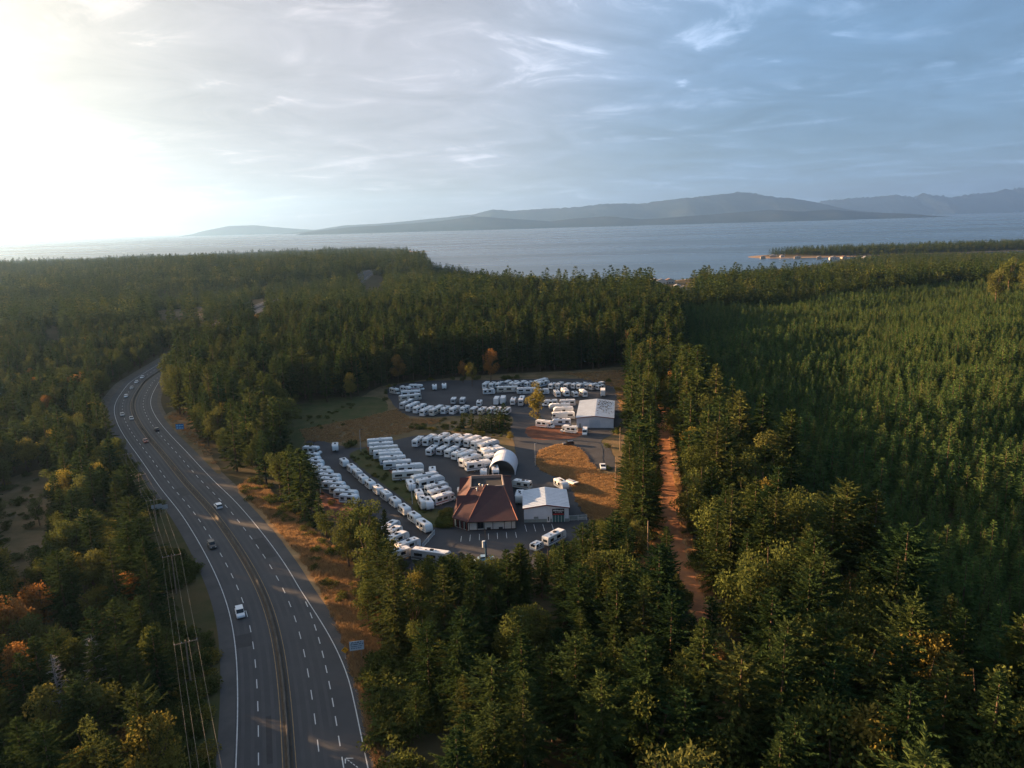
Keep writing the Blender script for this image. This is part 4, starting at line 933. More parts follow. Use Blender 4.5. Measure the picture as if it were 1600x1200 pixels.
row([('A0', 594, 692), ('A2', 596, 698), ('A1', 600, 704), ('A0', 604.6, 710), ('F1', 611, 715), ('A2', 614, 720), ('A0', 621, 727), ('F0', 641, 734), ('A1', 638, 743)], (40, -3), (40, -3), 'the bank', 'the row facing the grass strip', 'motorhomes facing the grass strip')
row([('A2', 664, 748), ('F0', 673, 755), ('T5', 682, 762.5), ('T5', 687, 770), ('C1', 694, 779)], (36, -8), (30, -9), 'the motorhome row', 'the short row near the office', 'short row near the office')
row([('T0', 642, 759), ('T2', 655, 773), ('T3', 661, 786), ('T0', 669, 787)], (6, 12), (8, 12), 'the motorhomes', 'the cluster on the grass strip', 'cluster at the grass strip')
rv('T2', 676, 737, (2, 12), 'short white trailer standing end on behind the grass strip cluster')
row([('C1', 654, 690), ('F1', 672, 689), ('F0', 691, 687), ('F2', 708, 689), ('F0', 725, 689), ('F1', 739, 691), ('F0', 752, 694), ('F2', 763, 698)], (19, -13), (26, -8), 'the grass side', 'the upper fan below the bank', 'upper fan of the lower yard')
row([('T1', 675, 704), ('T4', 691, 704), ('C1', 707, 706), ('T5', 718, 710), ('F1', 730, 714), ('F0', 735, 721)], (17, -12), (26, -9), 'the grass side', 'the lower fan of the yard', 'lower fan of the lower yard')
row([('T5', 768, 704), ('F2', 772, 710), ('F0', 775, 716)], (30, -6), (30, -8), 'the bank', 'the trio beside the arched shelter', 'trio beside the arched shelter')
rv('F0', 748, 729, (26, -4), 'white fifth wheel in front of the lower fan by the shelter'); rv('SM', 756, 737, (-3, 12), 'tiny white trailer between shelter and fifth wheel'); rv('C0', 774, 738, (2, 14), 'white motorhome parked inside the arched shelter')
row([('A3', 636, 632), ('A0', 645, 636), ('A2', 656, 639), ('A0', 667, 643), ('A1', 682, 642), ('C0', 697, 641), ('C1', 711, 641), ('C0', 727, 640), ('T4', 741, 641), ('T3', 754, 642), ('T0', 768, 641), ('T3', 779, 642), ('T1', 791, 643)], (26, -12), (14, -10), 'the wooded end', 'the bank top row', 'row along the top of the bank')
row([('A1', 641, 622), ('A0', 642, 615.5), ('C1', 651, 605.5), ('C0', 635, 608.5), ('C2', 617, 611.5)], (34, -4), (26, 6), 'the bank row', 'the forest corner', 'corner under the dark forest')
rv('T2', 679, 605, (0.5, 12), 'small white camper end on below the forest, wooded side of a pair'); rv('T2', 694, 603.5, (-.5, 12), 'small white camper end on below the forest, yellow tree side of a pair')
row([('T4', 709, 626), ('T4', 723, 626), ('T2', 749, 630), ('BX', 776, 627), ('BX', 786, 626), ('T1', 802, 627), ('A3', 815, 627), ('T0', 831, 628)], (8, -12), (4, -12), 'the wooded end', 'the upper yard middle row', 'middle row of the upper yard')
row([('C1', 760, 602), ('C0', 770, 602.5), ('T1', 780.5, 601.5), ('T4', 788, 599), ('T5', 803, 600.5), ('A3', 813, 602), ('T0', 824, 600), ('A0', 838, 598), ('T5', 849, 599.5)], (12, -9), (20, -5), 'the yellow trees', 'the back row under the forest', 'back row under the forest')
row([('T0', 764, 612), ('A1', 793, 609), ('A0', 823, 611), ('T5', 846, 612)], (24, -1), (30, -1), 'the yellow trees', 'the upper yard broadside row', 'broadside row of the upper yard')
row([('T0', 863, 603), ('C0', 875, 602.5), ('T4', 887, 603), ('T0', 899, 602.5), ('T5', 910, 603), ('T4', 920, 603.5), ('A3', 929, 603), ('T2', 938, 605)], (14, -8), (22, -5), 'the lone tree', 'the warehouse back row', 'back row behind the warehouse')
row([('T1', 870, 615), ('F1', 883, 614), ('T2', 898, 616), ('C1', 911, 614.5)], (-9, -9), (-14, -10), 'the lone tree', 'the short row behind the warehouse', 'short row behind the warehouse')
rv('BX', 942, 614, (1, 14), 'tall plain white box trailer behind the warehouse roof')
row([('C0', 859, 630), ('C1', 882, 630), ('F0', 874, 637.5), ('F1', 880, 643), ('A0', 880, 650), ('T5', 877, 660)], (-26, 1), (-30, 1), 'the back', 'the stack beside the warehouse wall', 'stack beside the warehouse')
rv('C1', 852, 663, (26, 3), 'white motorhome beside the tall yellowing tree'); rv('C0', 889, 671, (-26, -3), 'white motorhome parked at the warehouse front corner')
rv('T0', 877, 757, (13, 8), 'white travel trailer alone behind the showroom'); rv('T3', 815, 757, (-28, -4), 'ivory trailer behind the showroom and office'); rv('T2', 713, 771, (2, 12), 'small white camper tucked beside the office roof')
row([('T0', 611, 824), ('T2', 616, 831), ('T5', 619, 843), ('T1', 637, 853), ('T3', 621, 863)], (16, -10), (20, -6), 'the lane trailers', 'the huddle behind the roadside maples', 'huddle behind the roadside maples')
rv('A3', 661, 868, (30, 4), 'dark banded motorhome beside the pale gate'); rv('T5', 866, 840, (24, -12), 'white travel trailer facing the showroom behind firs'); rv('SM', 844, 849, (18, -9), 'tiny white trailer beside firs before the showroom')
rv('T2', 524, 698.5, (-1, 12), 'small white trailer alone at the top of the lane'); rv('T3', 812, 777, (-3, 12), 'narrow ivory trailer squeezed between office and showroom')
def veh(key, name, px, py, v, label, cat='car', z=0.1, group=None):
    p = P(px, py, 0.8); return place(key, name, label, cat, (p.x, p.y, z), heading(px, py, v, .8), group)
p = P(894, 755, .8); place('boat', 'small_boat', 'small white boat on a trailer by the dry grass', 'boat', (p.x, p.y, .15), -.9)
veh('van', 'camper_van', 914, 676, (-3, 14), 'tall white camper van before the warehouse door', 'van'); veh('suv_dark', 'car', 888, 693, (-16, 1), 'black car on the paved loop below the warehouse', z=.19)
veh('pickup', 'pickup_truck', 942, 729, (3, 12), 'white pickup truck beside the ditch of dry grass', 'pickup'); veh('sedan_blue', 'car', 759, 872, (12, -1), 'pale blue car behind the blue pole sign'); veh('sedan_white', 'car', 737, 880, (12, -8), 'white car half hidden by firs before the office')
# highway traffic; on the near side of the barrier cars drive away
def on_road(key, px, py, away, label, z=.175):
    q = P(px, py, .7); i = min(range(len(CEN)), key=lambda k: (CEN[k] - q).length_squared)
    t = TAN[i] if away else -TAN[i]; place(key, 'car', label, 'car', (q.x, q.y, z), math.atan2(t.y, t.x), 'cars on the highway')
on_road('suv_white', 375, 958, False, 'white car level with the white guide sign, coming down the highway'); on_road('suv_dark', 331, 852, False, 'dark car close to the outer shoulder, ahead of the white one')
on_road('suv_white', 341, 791, True, 'white car driving away beside the barrier'); on_road('sedan_dark', 244.5, 671, True, 'dark car driving away before the blue sign')
on_road('sedan_red', 227.5, 689, False, 'red car beside the barrier below the bend'); on_road('sedan_silver', 205.5, 654, False, 'silver car beside the barrier in the bend')
for (x, y), s in zip(((191, 648), (197, 619), (206, 606), (213.5, 597), (222.5, 589.5)), ('last', 'fourth', 'third', 'second', 'first')):
    on_road('sedan_silver' if s in ('last', 'third') else 'sedan_white', x, y, False, f'{s} of five cars in the outer lane of the bend')

# ------------------------------------------------------------------ trees
def set_tint(me, t):
    a = me.attributes.new('tint', 'FLOAT', 'FACE'); a.data.foreach_set('value', np.asarray(t, dtype=np.float32))
def kites(base, d, nrm, ln, wd):
    """n diamond sprays -> vertices (4n,3)"""
    d = d / np.linalg.norm(d, axis=1, keepdims=True)
    s = np.cross(d, nrm); s /= np.maximum(np.linalg.norm(s, axis=1, keepdims=True), 1e-6)
    ln = ln[:, None]; wd = wd[:, None]
    v = np.stack([base, base + d * ln * 0.45 + s * wd / 2, base + d * ln, base + d * ln * 0.45 - s * wd / 2], 1)
    return v.reshape(-1, 3)
def quads_mesh(name, v, tint, m):
    n = len(v) // 4; me = bpy.data.meshes.new(name)
    me.vertices.add(4 * n); me.vertices.foreach_set('co', v.astype(np.float32).ravel())
    me.loops.add(4 * n); me.loops.foreach_set('vertex_index', np.arange(4 * n, dtype=np.int32))
    me.polygons.add(n); me.polygons.foreach_set('loop_start', np.arange(0, 4 * n, 4, dtype=np.int32))
    me.update(calc_edges=True); me.materials.append(m); set_tint(me, tint); return me
def conifer(seed, H, Rr, nb, ns, size, ragged_=0.25, z0=0.12, top=0.75):
    g = np.random.default_rng(seed); B, D, Nn, Ln, Wd, T = [], [], [], [], [], []
    gap = g.uniform(0, 6.28); lop = g.uniform(0.1, 0.35)
    for i in range(nb):
        t = ((i + g.random()) / nb) ** 0.92
        z = H * (z0 + (0.985 - z0) * t)
        az = i * 2.399 + g.normal(0, 0.3)
        L = Rr * ((1 - t) ** top * (1 - ragged_ + 2 * ragged_ * g.random()) * (1 - lop * max(0, math.cos(az - gap))) + 0.045)
        if t < 0.12: L *= 0.6 + t * 3
        hd = np.array([math.cos(az), math.sin(az), 0.0]); sd = np.array([-hd[1], hd[0], 0])
        el = -0.32 + 0.95 * t ** 1.3 + g.normal(0, 0.10); bt = g.normal(0.5, 0.14)
        k = max(3, int(ns * (0.35 + 0.65 * L / Rr)))
        s = 0.05 + 0.95 * (np.arange(k) + g.random(k)) / k
        p = hd * (L * s)[:, None] + np.array([0, 0, 1.0]) * (z + L * s * math.tan(el) - 0.10 * L * s * (1 - s) + 0.06 * L * s ** 3)[:, None]
        ph = g.choice([-1, 1], k) * g.uniform(0.35, 1.15, k) * (1.05 - s * 0.55)
        d = hd * np.cos(ph)[:, None] + sd * np.sin(ph)[:, None]; d[:, 2] += math.tan(el) * 0.5 + g.normal(-0.12, 0.22, k)
        B.append(p); D.append(d); Nn.append(np.stack([g.normal(0, 1.0, k), g.normal(0, 1.0, k), np.full(k, .55)], 1))
        Ln.append(size * (0.55 + 0.65 * (1 - s)) * g.uniform(0.7, 1.35, k) * (0.55 + 0.45 * min(1, L / Rr * 1.6))); Wd.append(Ln[-1] * g.uniform(0.24, 0.44, k)); T.append(np.clip(bt + g.normal(0, 0.17, k), 0, 1))
    k = 8; az = np.arange(k) * 2.4                            # leader
    B.append(np.stack([np.zeros(k), np.zeros(k), H * (0.955 + 0.03 * np.arange(k) / k)], 1)); D.append(np.stack([np.cos(az) * .5, np.sin(az) * .5, np.ones(k)], 1)); Nn.append(np.stack([np.sin(az), -np.cos(az), np.ones(k) * .2], 1))
    Ln.append(np.full(k, size * 0.75)); Wd.append(np.full(k, size * .25)); T.append(np.full(k, 0.6))
    return kites(np.concatenate(B), np.concatenate(D), np.concatenate(Nn), np.concatenate(Ln), np.concatenate(Wd)), np.concatenate(T)
def broadleaf(seed, H, Rr, nl, per, leaf, zc=0.62, flat=0.8):
    """crown of many uneven leaf clumps set round a loose shell"""
    g = np.random.default_rng(seed); B, D, Nn, Ln, Wd, T = [], [], [], [], [], []
    for i in range(nl):
        v = g.normal(0, 1, 3); v /= np.linalg.norm(v); v[2] = v[2] * 0.9 + 0.12
        rr = g.uniform(0.35, 0.92); c = np.array([v[0] * Rr * rr, v[1] * Rr * rr, H * (zc - .06) + v[2] * H * (1.02 - zc) * rr])
        cr = Rr * g.uniform(0.22, 0.46); n = int(per * (cr / (Rr * .34)) ** 2)
        q = g.normal(0, 1, (n, 3)); q /= np.linalg.norm(q, axis=1, keepdims=True)
        b = c + q * np.array([cr, cr, cr * flat]) * (g.random((n, 1)) ** 0.35)
        B.append(b); d = q + g.normal(0, .8, (n, 3)); d[:, 2] -= 0.25; D.append(d); Nn.append(g.normal(0, 1, (n, 3)) + q)
        Ln.append(leaf * g.uniform(.6, 1.4, n)); Wd.append(leaf * g.uniform(.45, .9, n)); T.append(np.clip(g.normal(.5, .12) + g.normal(0, .16, n), 0, 1))
    v = kites(np.concatenate(B), np.concatenate(D), np.concatenate(Nn), np.concatenate(Ln), np.concatenate(Wd))
    v[:, 2] = np.maximum(v[:, 2], 0.3); return v, np.concatenate(T)
def fir_trunk(H, r, m, lean=0.0, n=7):
    mb = MB(); mb.tube((0, 0, -0.6), (lean * .5, 0, H * .5), r, r * .62, n, False); mb.tube((lean * .5, 0, H * .5), (lean, 0, H * .97), r * .62, .03, n, False)
    return mb.mesh('trunk', m)
def leaf_trunk(H, Rr, r, m, seed, zc=0.62):
    g = random.Random(seed); mb = MB(); fork = Vector((g.uniform(-.4, .4), g.uniform(-.4, .4), H * .34)); mb.tube((0, 0, -.6), fork, r, r * .72, 8, False)
    for k in range(6):
        a = k * 1.05 + g.uniform(-.4, .4); e = Vector((math.cos(a) * Rr * g.uniform(.35, .7), math.sin(a) * Rr * g.uniform(.35, .7), H * g.uniform(.58, .9)))
        md = fork.lerp(e, .5) + Vector((g.uniform(-.4, .4), g.uniform(-.4, .4), g.uniform(.2, .8))); mb.tube(fork, md, r * .5, r * .32, 6, False); mb.tube(md, e, r * .32, .04, 6, False)
    return mb.mesh('trunk', m)
TREE = {}
def reg(key, crown, trunk, H): TREE.setdefault(key, []).append((crown, trunk, H))
FIRH = 25.0
for s in range(6):
    v, t = conifer(100 + s, FIRH, (5.0, 4.2, 5.6, 4.7, 5.9, 4.6)[s], 136, 66, .80, (.25, .32, .42, .28, .48, .36)[s], (.08, .14, .2, .10, .18, .26)[s], (.62, .72, .5, .66, .45, .56)[s]); reg('fir', quads_mesh('crown', v, t, FIR), fir_trunk(FIRH, .42, m_bark), FIRH)
for s in range(5):
    v, t = conifer(130 + s, FIRH, (4.8, 4.2, 5.4, 4.9, 5.6)[s], 84, 21, 1.65, .38, (.1, .18, .22, .14, .26)[s], (.64, .72, .52, .6, .5)[s]); reg('firm', quads_mesh('crown', v, t, FIR), fir_trunk(FIRH, .42, m_bark, n=5), FIRH)
for s in range(5):
    v, t = conifer(160 + s, 12.0, (2.5, 2.9, 2.7, 2.3, 3.0)[s], 62, 17, 0.95, .25, .05, (.85, .78, .9, .82, .8)[s]); reg('young', quads_mesh('crown', v, t, YFIR), fir_trunk(12.0, .16, m_bark, n=5), 12.0)
for s in range(4):
    v, t = conifer(190 + s, 9.0, (2.7, 2.3, 3.0, 2.5)[s], 60, 16, .9, .12, .02, .9); reg('cedar', quads_mesh('crown', v, t, FIR), fir_trunk(9.0, .2, m_bark, n=5), 9.0)
for nm, mm in (('green', LEAFG), ('yellow', LEAFY), ('orange', LEAFO)):
    for s in range(4 if nm == 'green' else 2):
        v, t = broadleaf(300 + s + len(nm) * 10, 15.0, (5.2, 4.4, 5.8, 4.8)[s], (26, 22, 30, 24)[s], 150, .47, (.56, .6, .55, .62)[s]); reg(nm, quads_mesh('crown', v, t, mm), leaf_trunk(15.0, 4.6, .34, m_bark, s), 15.0)
v, t = broadleaf(401, 17, 3.3, 26, 75, .55, .52, 1.1); reg('tallyellow', quads_mesh('crown', v, t, LEAFY), leaf_trunk(17, 2.6, .3, m_bark, 7), 17.0)
v, t = broadleaf(403, 16, 4.6, 16, 90, .6, .74, .7); reg('arbutus', quads_mesh('crown', v, t, LEAFG), leaf_trunk(16, 4.0, .3, m_barkr, 9), 16.0)
for s in range(3):
    v, t = broadleaf(420 + s, 3.0, 2.4, 12, 46, .42, .4); reg('bush', quads_mesh('crown', v, t, (LEAFG, LEAFG, LEAFY)[s]), None, 3.0)
def snag(seed, H):
    g = random.Random(seed); mb = MB(); mb.tube((0, 0, -.5), (g.uniform(-.5, .5), 0, H), .3, .04, 6, False); br = MB()
    for k in range(70):
        u = .25 + .72 * k / 70; a = k * 2.4; L = (1 - u) * 4.2 * g.uniform(.6, 1.2) + .5; q = Vector((0, 0, H * u)); e = q + Vector((math.cos(a) * L, math.sin(a) * L, L * g.uniform(-.2, .35)))
        br.tube(q, e, .06, .02, 4, False)
        for _ in range(3):
            w = q.lerp(e, g.uniform(.4, .95)); br.tube(w, w + Vector((g.uniform(-.7, .7), g.uniform(-.7, .7), g.uniform(-.3, .5))), .035, .012, 3, False)
    return mb.mesh('trunk', m_snag), br.mesh('branches', m_snag)
SN = [snag(1, 17), snag(2, 18)]

# what must stay open to view, and where nothing grows (photograph pixels)
OPEN = [[(230, 580), (205, 590), (180, 620), (174, 650), (192, 692), (222, 732), (262, 790), (297, 840), (322, 890), (342, 950), (356, 1030), (360, 1100), (358, 1210), (584, 1210), (566, 1130), (540, 1060), (510, 990), (482, 930), (455, 875), (420, 830), (375, 780), (322, 728), (272, 680), (245, 650), (236, 625), (234, 600)],
        [(200, 735), (262, 790), (322, 890), (356, 1030), (358, 1210), (262, 1210), (268, 1100), (268, 1000), (238, 890), (222, 800)],
        [(340, 735), (395, 745), (440, 790), (470, 832), (520, 850), (540, 880), (575, 920), (585, 985), (562, 1000), (548, 1035), (562, 1060), (580, 1210), (575, 1210), (530, 1040), (470, 900), (415, 825)],
        [(482, 700), (520, 688), (440, 690), (445, 640), (520, 628), (590, 622), (612, 600), (690, 598), (760, 592), (880, 586), (972, 582), (980, 620), (968, 660), (972, 700), (975, 770), (955, 806), (915, 812), (890, 830), (872, 850), (840, 850), (800, 846), (765, 868), (740, 866), (700, 856), (680, 864), (650, 866), (607, 866), (606, 830), (570, 790), (545, 790), (488, 780)],
        [(1024, 690), (1050, 690), (1064, 760), (1076, 850), (1112, 945), (1098, 955), (1060, 890), (1032, 845), (1027, 760)], [(1002, 850), (1025, 850), (1025, 885), (1004, 885)],
        [(0, 770), (60, 738), (82, 765), (60, 845), (46, 880), (0, 890)],
        [(276, 655), (290, 655), (290, 690), (276, 690)], [(250, 640), (275, 640), (275, 665), (255, 665)],
        [(555, 1003), (578, 1000), (578, 1045), (535, 1040), (535, 1010)], [(390, 470), (416, 466), (412, 488), (396, 488)], [(556, 432), (600, 432), (596, 448), (572, 448)], [(235, 487), (320, 480), (320, 492), (250, 497)], [(65, 515), (95, 513), (95, 528), (68, 530)], [(1018, 428), (1050, 428), (1090, 436), (1090, 446), (1050, 446), (1020, 437)], [(1180, 398), (1365, 400), (1365, 407), (1180, 405)]]
OPB = [(min(q[0] for q in p), max(q[0] for q in p), min(q[1] for q in p), max(q[1] for q in p)) for p in OPEN]
def blocked(px, py):
    for p, (a, b, c, d) in zip(OPEN, OPB):
        if a < px < b and c < py < d and inpoly(px, py, p): return True
    return False
def wpoly(pix, z=0.0): return [P(*q, z) for q in pix]
NOGROW = [wpoly(LOT), wpoly(TRK), wpoly([(452, 668), (500, 640), (560, 622), (612, 600), (760, 586), (880, 580), (985, 574), (985, 660), (985, 780), (950, 830), (900, 860), (600, 880), (548, 800), (480, 785)])]
PLANT = wpoly([(1058, 474), (1072, 560), (1128, 650), (1232, 735), (1275, 840), (1390, 905), (1450, 1000), (1640, 1130), (2300, 1500), (2600, 700), (2400, 440), (1550, 437), (1480, 436), (1350, 450), (1200, 468)], 9.0)
cen = np.array([(q.x, q.y) for q in CEN]); cn_ = np.array([(q.x, q.y) for q in NOR])
def road_off(x, y):
    d2 = (cen[:, 0] - x) ** 2 + (cen[:, 1] - y) ** 2; i = int(d2.argmin()); return (x - cen[i, 0]) * cn_[i, 0] + (y - cen[i, 1]) * cn_[i, 1], math.sqrt(d2[i]), i
SPEC = []   # trees read off the photograph: kind, top pixel, height, radius scale, label
def spec(kind, px, py, h, label, rs=1.0, group=None): SPEC.append((kind, px, py, h, label, rs, group))
spec('tallyellow', 838, 596, 20, 'tall narrow yellowing tree in the reddish bed mid yard', 1.15); spec('yellow', 549, 546, 24, 'yellow leaved maple in front of the dark forest wall', .75)
spec('yellow', 736, 558, 17, 'yellow tree at the forest edge behind the yard', .7); spec('orange', 765, 544, 20, 'orange tree at the forest edge behind the yard', .7); spec('orange', 722, 556, 16, 'small orange tree beside the yellow one behind the yard', .6)
for i, (px, py, h) in enumerate(((722, 646, 7), (736, 642, 8), (751, 644, 8), (764, 639, 9), (776, 636, 10), (787, 630, 12), (744, 655, 6), (766, 653, 7), (757, 650, 7), (780, 646, 9))): spec('cedar', px, py, h, 'dark green bushy cedar on the bank between the yards', 1.25, 'cedars on the bank between the yards')
for px, py, h, l in ((795, 657, 4.5, 'upper'), (797, 674, 4, 'lower')): spec('yellow', px, py, h, f'{l} yellow shrub at the end of the bank by the drive', 1.2)
spec('cedar', 496, 772, 10.5, 'plump dark cedar at the edge of the roadside row', 1.05); spec('cedar', 474, 780, 8, 'smaller cedar beside the plump one above the embankment')
spec('green', 566, 774, 19, 'broad olive maple hiding the end of the roadside row', 1.15); spec('green', 577, 822, 18, 'bright green maple on the highway embankment below the lot', 1.1); spec('green', 540, 806, 15, 'rounded maple shading the embankment grass', .8)
spec('fir', 600, 795, 15, 'slim fir beside the maples at the lane end', .75); spec('green', 572, 905, 12, 'small round tree above the white guide sign', .7); spec('orange', 585, 925, 8, 'rusty small tree at the embankment edge', .7)
spec('fir', 1042, 822, 19, 'lone spreading fir standing beside the red dirt track', 1.15); spec('arbutus', 990, 505, 28, 'leaning arbutus with bare orange trunk at the yard corner')
spec('fir', 1090, 540, 33, 'tallest sunlit fir of the belt along the dirt track', 1.1); spec('fir', 1040, 488, 32, 'tall fir at the far end of the dirt track belt', 1.1)
spec('green', 1582, 398, 42, 'huge bushy tree at the plantation edge', .8); spec('green', 1562, 415, 38, 'second big bushy tree by the plantation edge', .7); spec('green', 1612, 404, 40, 'big bushy tree behind the plantation corner', .8)
spec('green', 264, 549, 22, 'rounded tree hiding the road beyond the bend', 1.1); spec('green', 276, 556, 20, 'lower rounded tree beside the hidden road end'); spec('fir', 940, 1052, 25, 'large sunlit fir with open branches in the foreground wood', 1.15); spec('fir', 1482, 1048, 25, 'broad lit fir at the plantation corner', 1.25); spec('fir', 1412, 996, 24, 'broad topped fir beside the lit one at the plantation corner', 1.2)
spec('green', 1290, 985, 20, 'big yellow green maple between dirt track and plantation', 1.05); spec('green', 1240, 1010, 19, 'dense maple overhanging the dark end of the dirt track'); spec('green', 1350, 895, 22, 'tall olive tree where belt and plantation meet', .8)
spec('orange', 196, 896, 13, 'orange leaved maple beyond the power line'); spec('orange', 160, 915, 11, 'pale orange maple beside the bright one', .8); spec('yellow', 138, 668, 15, 'golden tree catching sun beside the highway bend', .8); spec('yellow', 150, 722, 16, 'tall golden tree over the brush strip', .9)
spec('fir', 192, 808, 19, 'dark pointed fir beside the golden trees', 1.0); spec('green', 100, 862, 11, 'round bush like tree at the small meadow', .8); spec('orange', 28, 888, 12, 'orange tipped tree by the small meadow', .9); spec('green', 55, 775, 10, 'green tree standing in the small meadow', .8)
spec('yellow', 322, 528, 22, 'yellow tree on the point of the woodland by the bend', .6); spec('yellow', 297, 545, 20, 'golden tree beside the point of the woodland', .6)
trees = []   # kind, x, y, h, radius scale, label, group, zone
for kind, px, py, h, label, rs, group in SPEC:
    q = P(px, py, h); trees.append((kind, q.x, q.y, h, rs, label, group))
taken = [(t[1], t[2]) for t in trees]
def clear_view(x, y, z, h, r, chk=True):
    for u in (0.0, 0.35, 0.7, 1.0):
        q = proj(x, y, z + h * u)
        if q is None: return True
        px, py, w = q; dr = r * F / w * (1 - u) * 0.5
        if blocked(px, py) or (dr > 2 and (blocked(px - dr, py) or blocked(px + dr, py))): return False
    return True
ZL = {'F': ('fir in the thick wood between dirt track and embankment', 'firs of the foreground wood'), 'L': ('fir in the woodland across the power line', 'firs beyond the power line'), 'M': ('fir in the woodland between highway bend and trailer yard', 'firs between highway and yard'),
      'B': ('tall fir in the forest wall behind the yard', 'firs behind the yard'), 'R': ('tall fir in the belt beside the red dirt track', 'firs of the dirt track belt')}
ZG = {'F': 'leafy green tree among the foreground firs', 'L': 'leafy tree in the woodland across the power line', 'M': 'leafy tree between highway bend and trailer yard', 'B': 'leafy tree in the forest wall behind the yard', 'R': 'leafy tree in the belt beside the dirt track'}
def zone(x, y):
    o, d, i = road_off(x, y)
    if o < 0: return 'L'
    q = proj(x, y, 0); px = q[0]; 
    if y > 455: return 'B' if px > 480 else 'M'
    if px > 985 or x > 60: return 'R'
    if px < 610 and y > 195: return 'M'
    return 'F'
rg = np.random.default_rng(21); cand = []
# mature trees up to 720 m, dense jittered grid
sp_ = 6.5
for ix in range(int(-560 / sp_), int(560 / sp_)):
    for iy in range(int(10 / sp_), int(720 / sp_)):
        x, y = (ix + rg.random()) * sp_, (iy + rg.random()) * sp_
        if abs(x) > 0.78 * y + 150: continue
        o, d, i = road_off(x, y)
        if d < 17 or (o > 0 and d < 17.5 + extra(i)): continue
        if inpoly(x, y, PLANT) or any(inpoly(x, y, p) for p in NOGROW): continue
        if any((x - a) ** 2 + (y - b) ** 2 < 9 for a, b in taken): continue
        z = zone(x, y); r = rg.random()
        leafp = {'F': .24, 'L': .48 if d < 75 else .25, 'M': .26, 'B': .06, 'R': .36}[z]; gold = .22 if z == 'L' and d < 75 and y < 300 else .07
        base = {'F': 20.5, 'L': 19, 'M': 24, 'B': 26, 'R': 26}[z]
        if z == 'R' and proj(x, y, 0)[0] < 1040: base = 24
        if r < leafp: kind, h, rs = ('yellow' if rg.random() < gold else 'orange' if rg.random() < gold * .3 else 'green'), base * rg.uniform(.58, .92), rg.uniform(.7, 1.05)
        else: kind, h, rs = 'fir', base * rg.uniform(.68, 1.22), rg.uniform(.85, 1.2) * (1.18 if y < 260 else 1.0)
        if rg.random() < .12: h *= .6
        for q_ in (1.0, .75, .5, .34):
            if clear_view(x, y, 0, h * q_, 3.6 * h * q_ / 25 + .8): break
        else: continue
        h *= q_
        if q_ < .6 and kind == 'fir' and rg.random() < .5: kind = 'green'
        cand.append((kind, x, y, h, rs, z))
def apparent(x, y, h):
    q = proj(x, y, h)
    if q is None: return 0
    px, py, w = q
    return h * F / w if -40 < px < 1640 and py < 1290 else 0
firs = sorted([c for c in cand if c[0] == 'fir'], key=lambda c: -apparent(c[1], c[2], c[3])); leafs = sorted([c for c in cand if c[0] != 'fir'], key=lambda c: -apparent(c[1], c[2], c[3]))
nf = 300 - sum(1 for t in trees if t[0] == 'fir'); nl = 150
def sized(h, rs, a, b):
    return ('low' if h < a else 'towering' if h > b else 'shortish' if h < a + (b - a) / 3 else 'tallish' if h > b - (b - a) / 3 else 'middling') + (' slender ' if rs < .92 else ' spreading ' if rs > 1.04 else ' full ')
for c in firs[:nf]: trees.append((c[0], c[1], c[2], c[3], c[4], sized(c[3], c[4], 16, 24) + (ZL[c[5]][0].replace('tall ', '') if c[5] != 'R' else 'fir on the yard side of the red dirt track' if proj(c[1], c[2], 0)[0] < 1040 + max(0, 300 - c[2]) * .25 else 'fir edging the young plantation' if inpoly(c[1] + 13, c[2] + 3, PLANT) else 'fir inside the belt between dirt track and plantation'), ZL[c[5]][1]))
for c in leafs[:nl]: trees.append((c[0], c[1], c[2], c[3], c[4], sized(c[3], c[4], 10.5, 15) + {'yellow': 'yellowing ', 'orange': 'rust coloured ', 'green': ''}[c[0]] + ZG[c[5]], 'leafy trees ' + c[5].replace('F', 'of the foreground wood').replace('L', 'beyond the power line').replace('M', 'between highway and yard').replace('B', 'behind the yard').replace('R', 'of the dirt track belt')))
rest = firs[nf:] + leafs[nl:]
NAME = {'fir': ('fir_tree', 'fir tree'), 'green': ('leafy_tree', 'tree'), 'yellow': ('leafy_tree', 'tree'), 'orange': ('leafy_tree', 'tree'), 'tallyellow': ('leafy_tree', 'tree'), 'arbutus': ('arbutus_tree', 'tree'), 'cedar': ('cedar_tree', 'cedar'), 'young': ('young_fir', 'young fir')}
def plant(kind, x, y, h, rs, label, group, z=0.0):
    q = proj(x, y, h); far = q is not None and q[2] > 240
    k = 'firm' if kind == 'fir' and far else kind
    cr_, tk, H0 = TREE[k][rg.integers(len(TREE[k]))]; s = h / H0
    t = empty(NAME[kind][0], (x, y, z), rg.uniform(0, 6.28)); t.scale = (s * rs, s * rs, s); tag(t, label, NAME[kind][1], group)
    link('crown', cr_, t); link('trunk', tk, t)
    if kind == 'arbutus': t.rotation_euler = (0.0, -0.14, 0.3)
for kind, x, y, h, rs, label, group in trees: plant(kind, x, y, h, rs, label, group)
for k, (px, py) in enumerate(((82, 1022), (140, 1000))):
    q = P(px, py, 17); t = empty('dead_tree', (q.x, q.y, 0), k * 1.3); tag(t, ('bleached grey dead tree with bare twigs across the power line', 'taller thin dead tree beside the bleached one')[k], 'dead tree')
    link('trunk', SN[k][0], t); link('branches', SN[k][1], t)

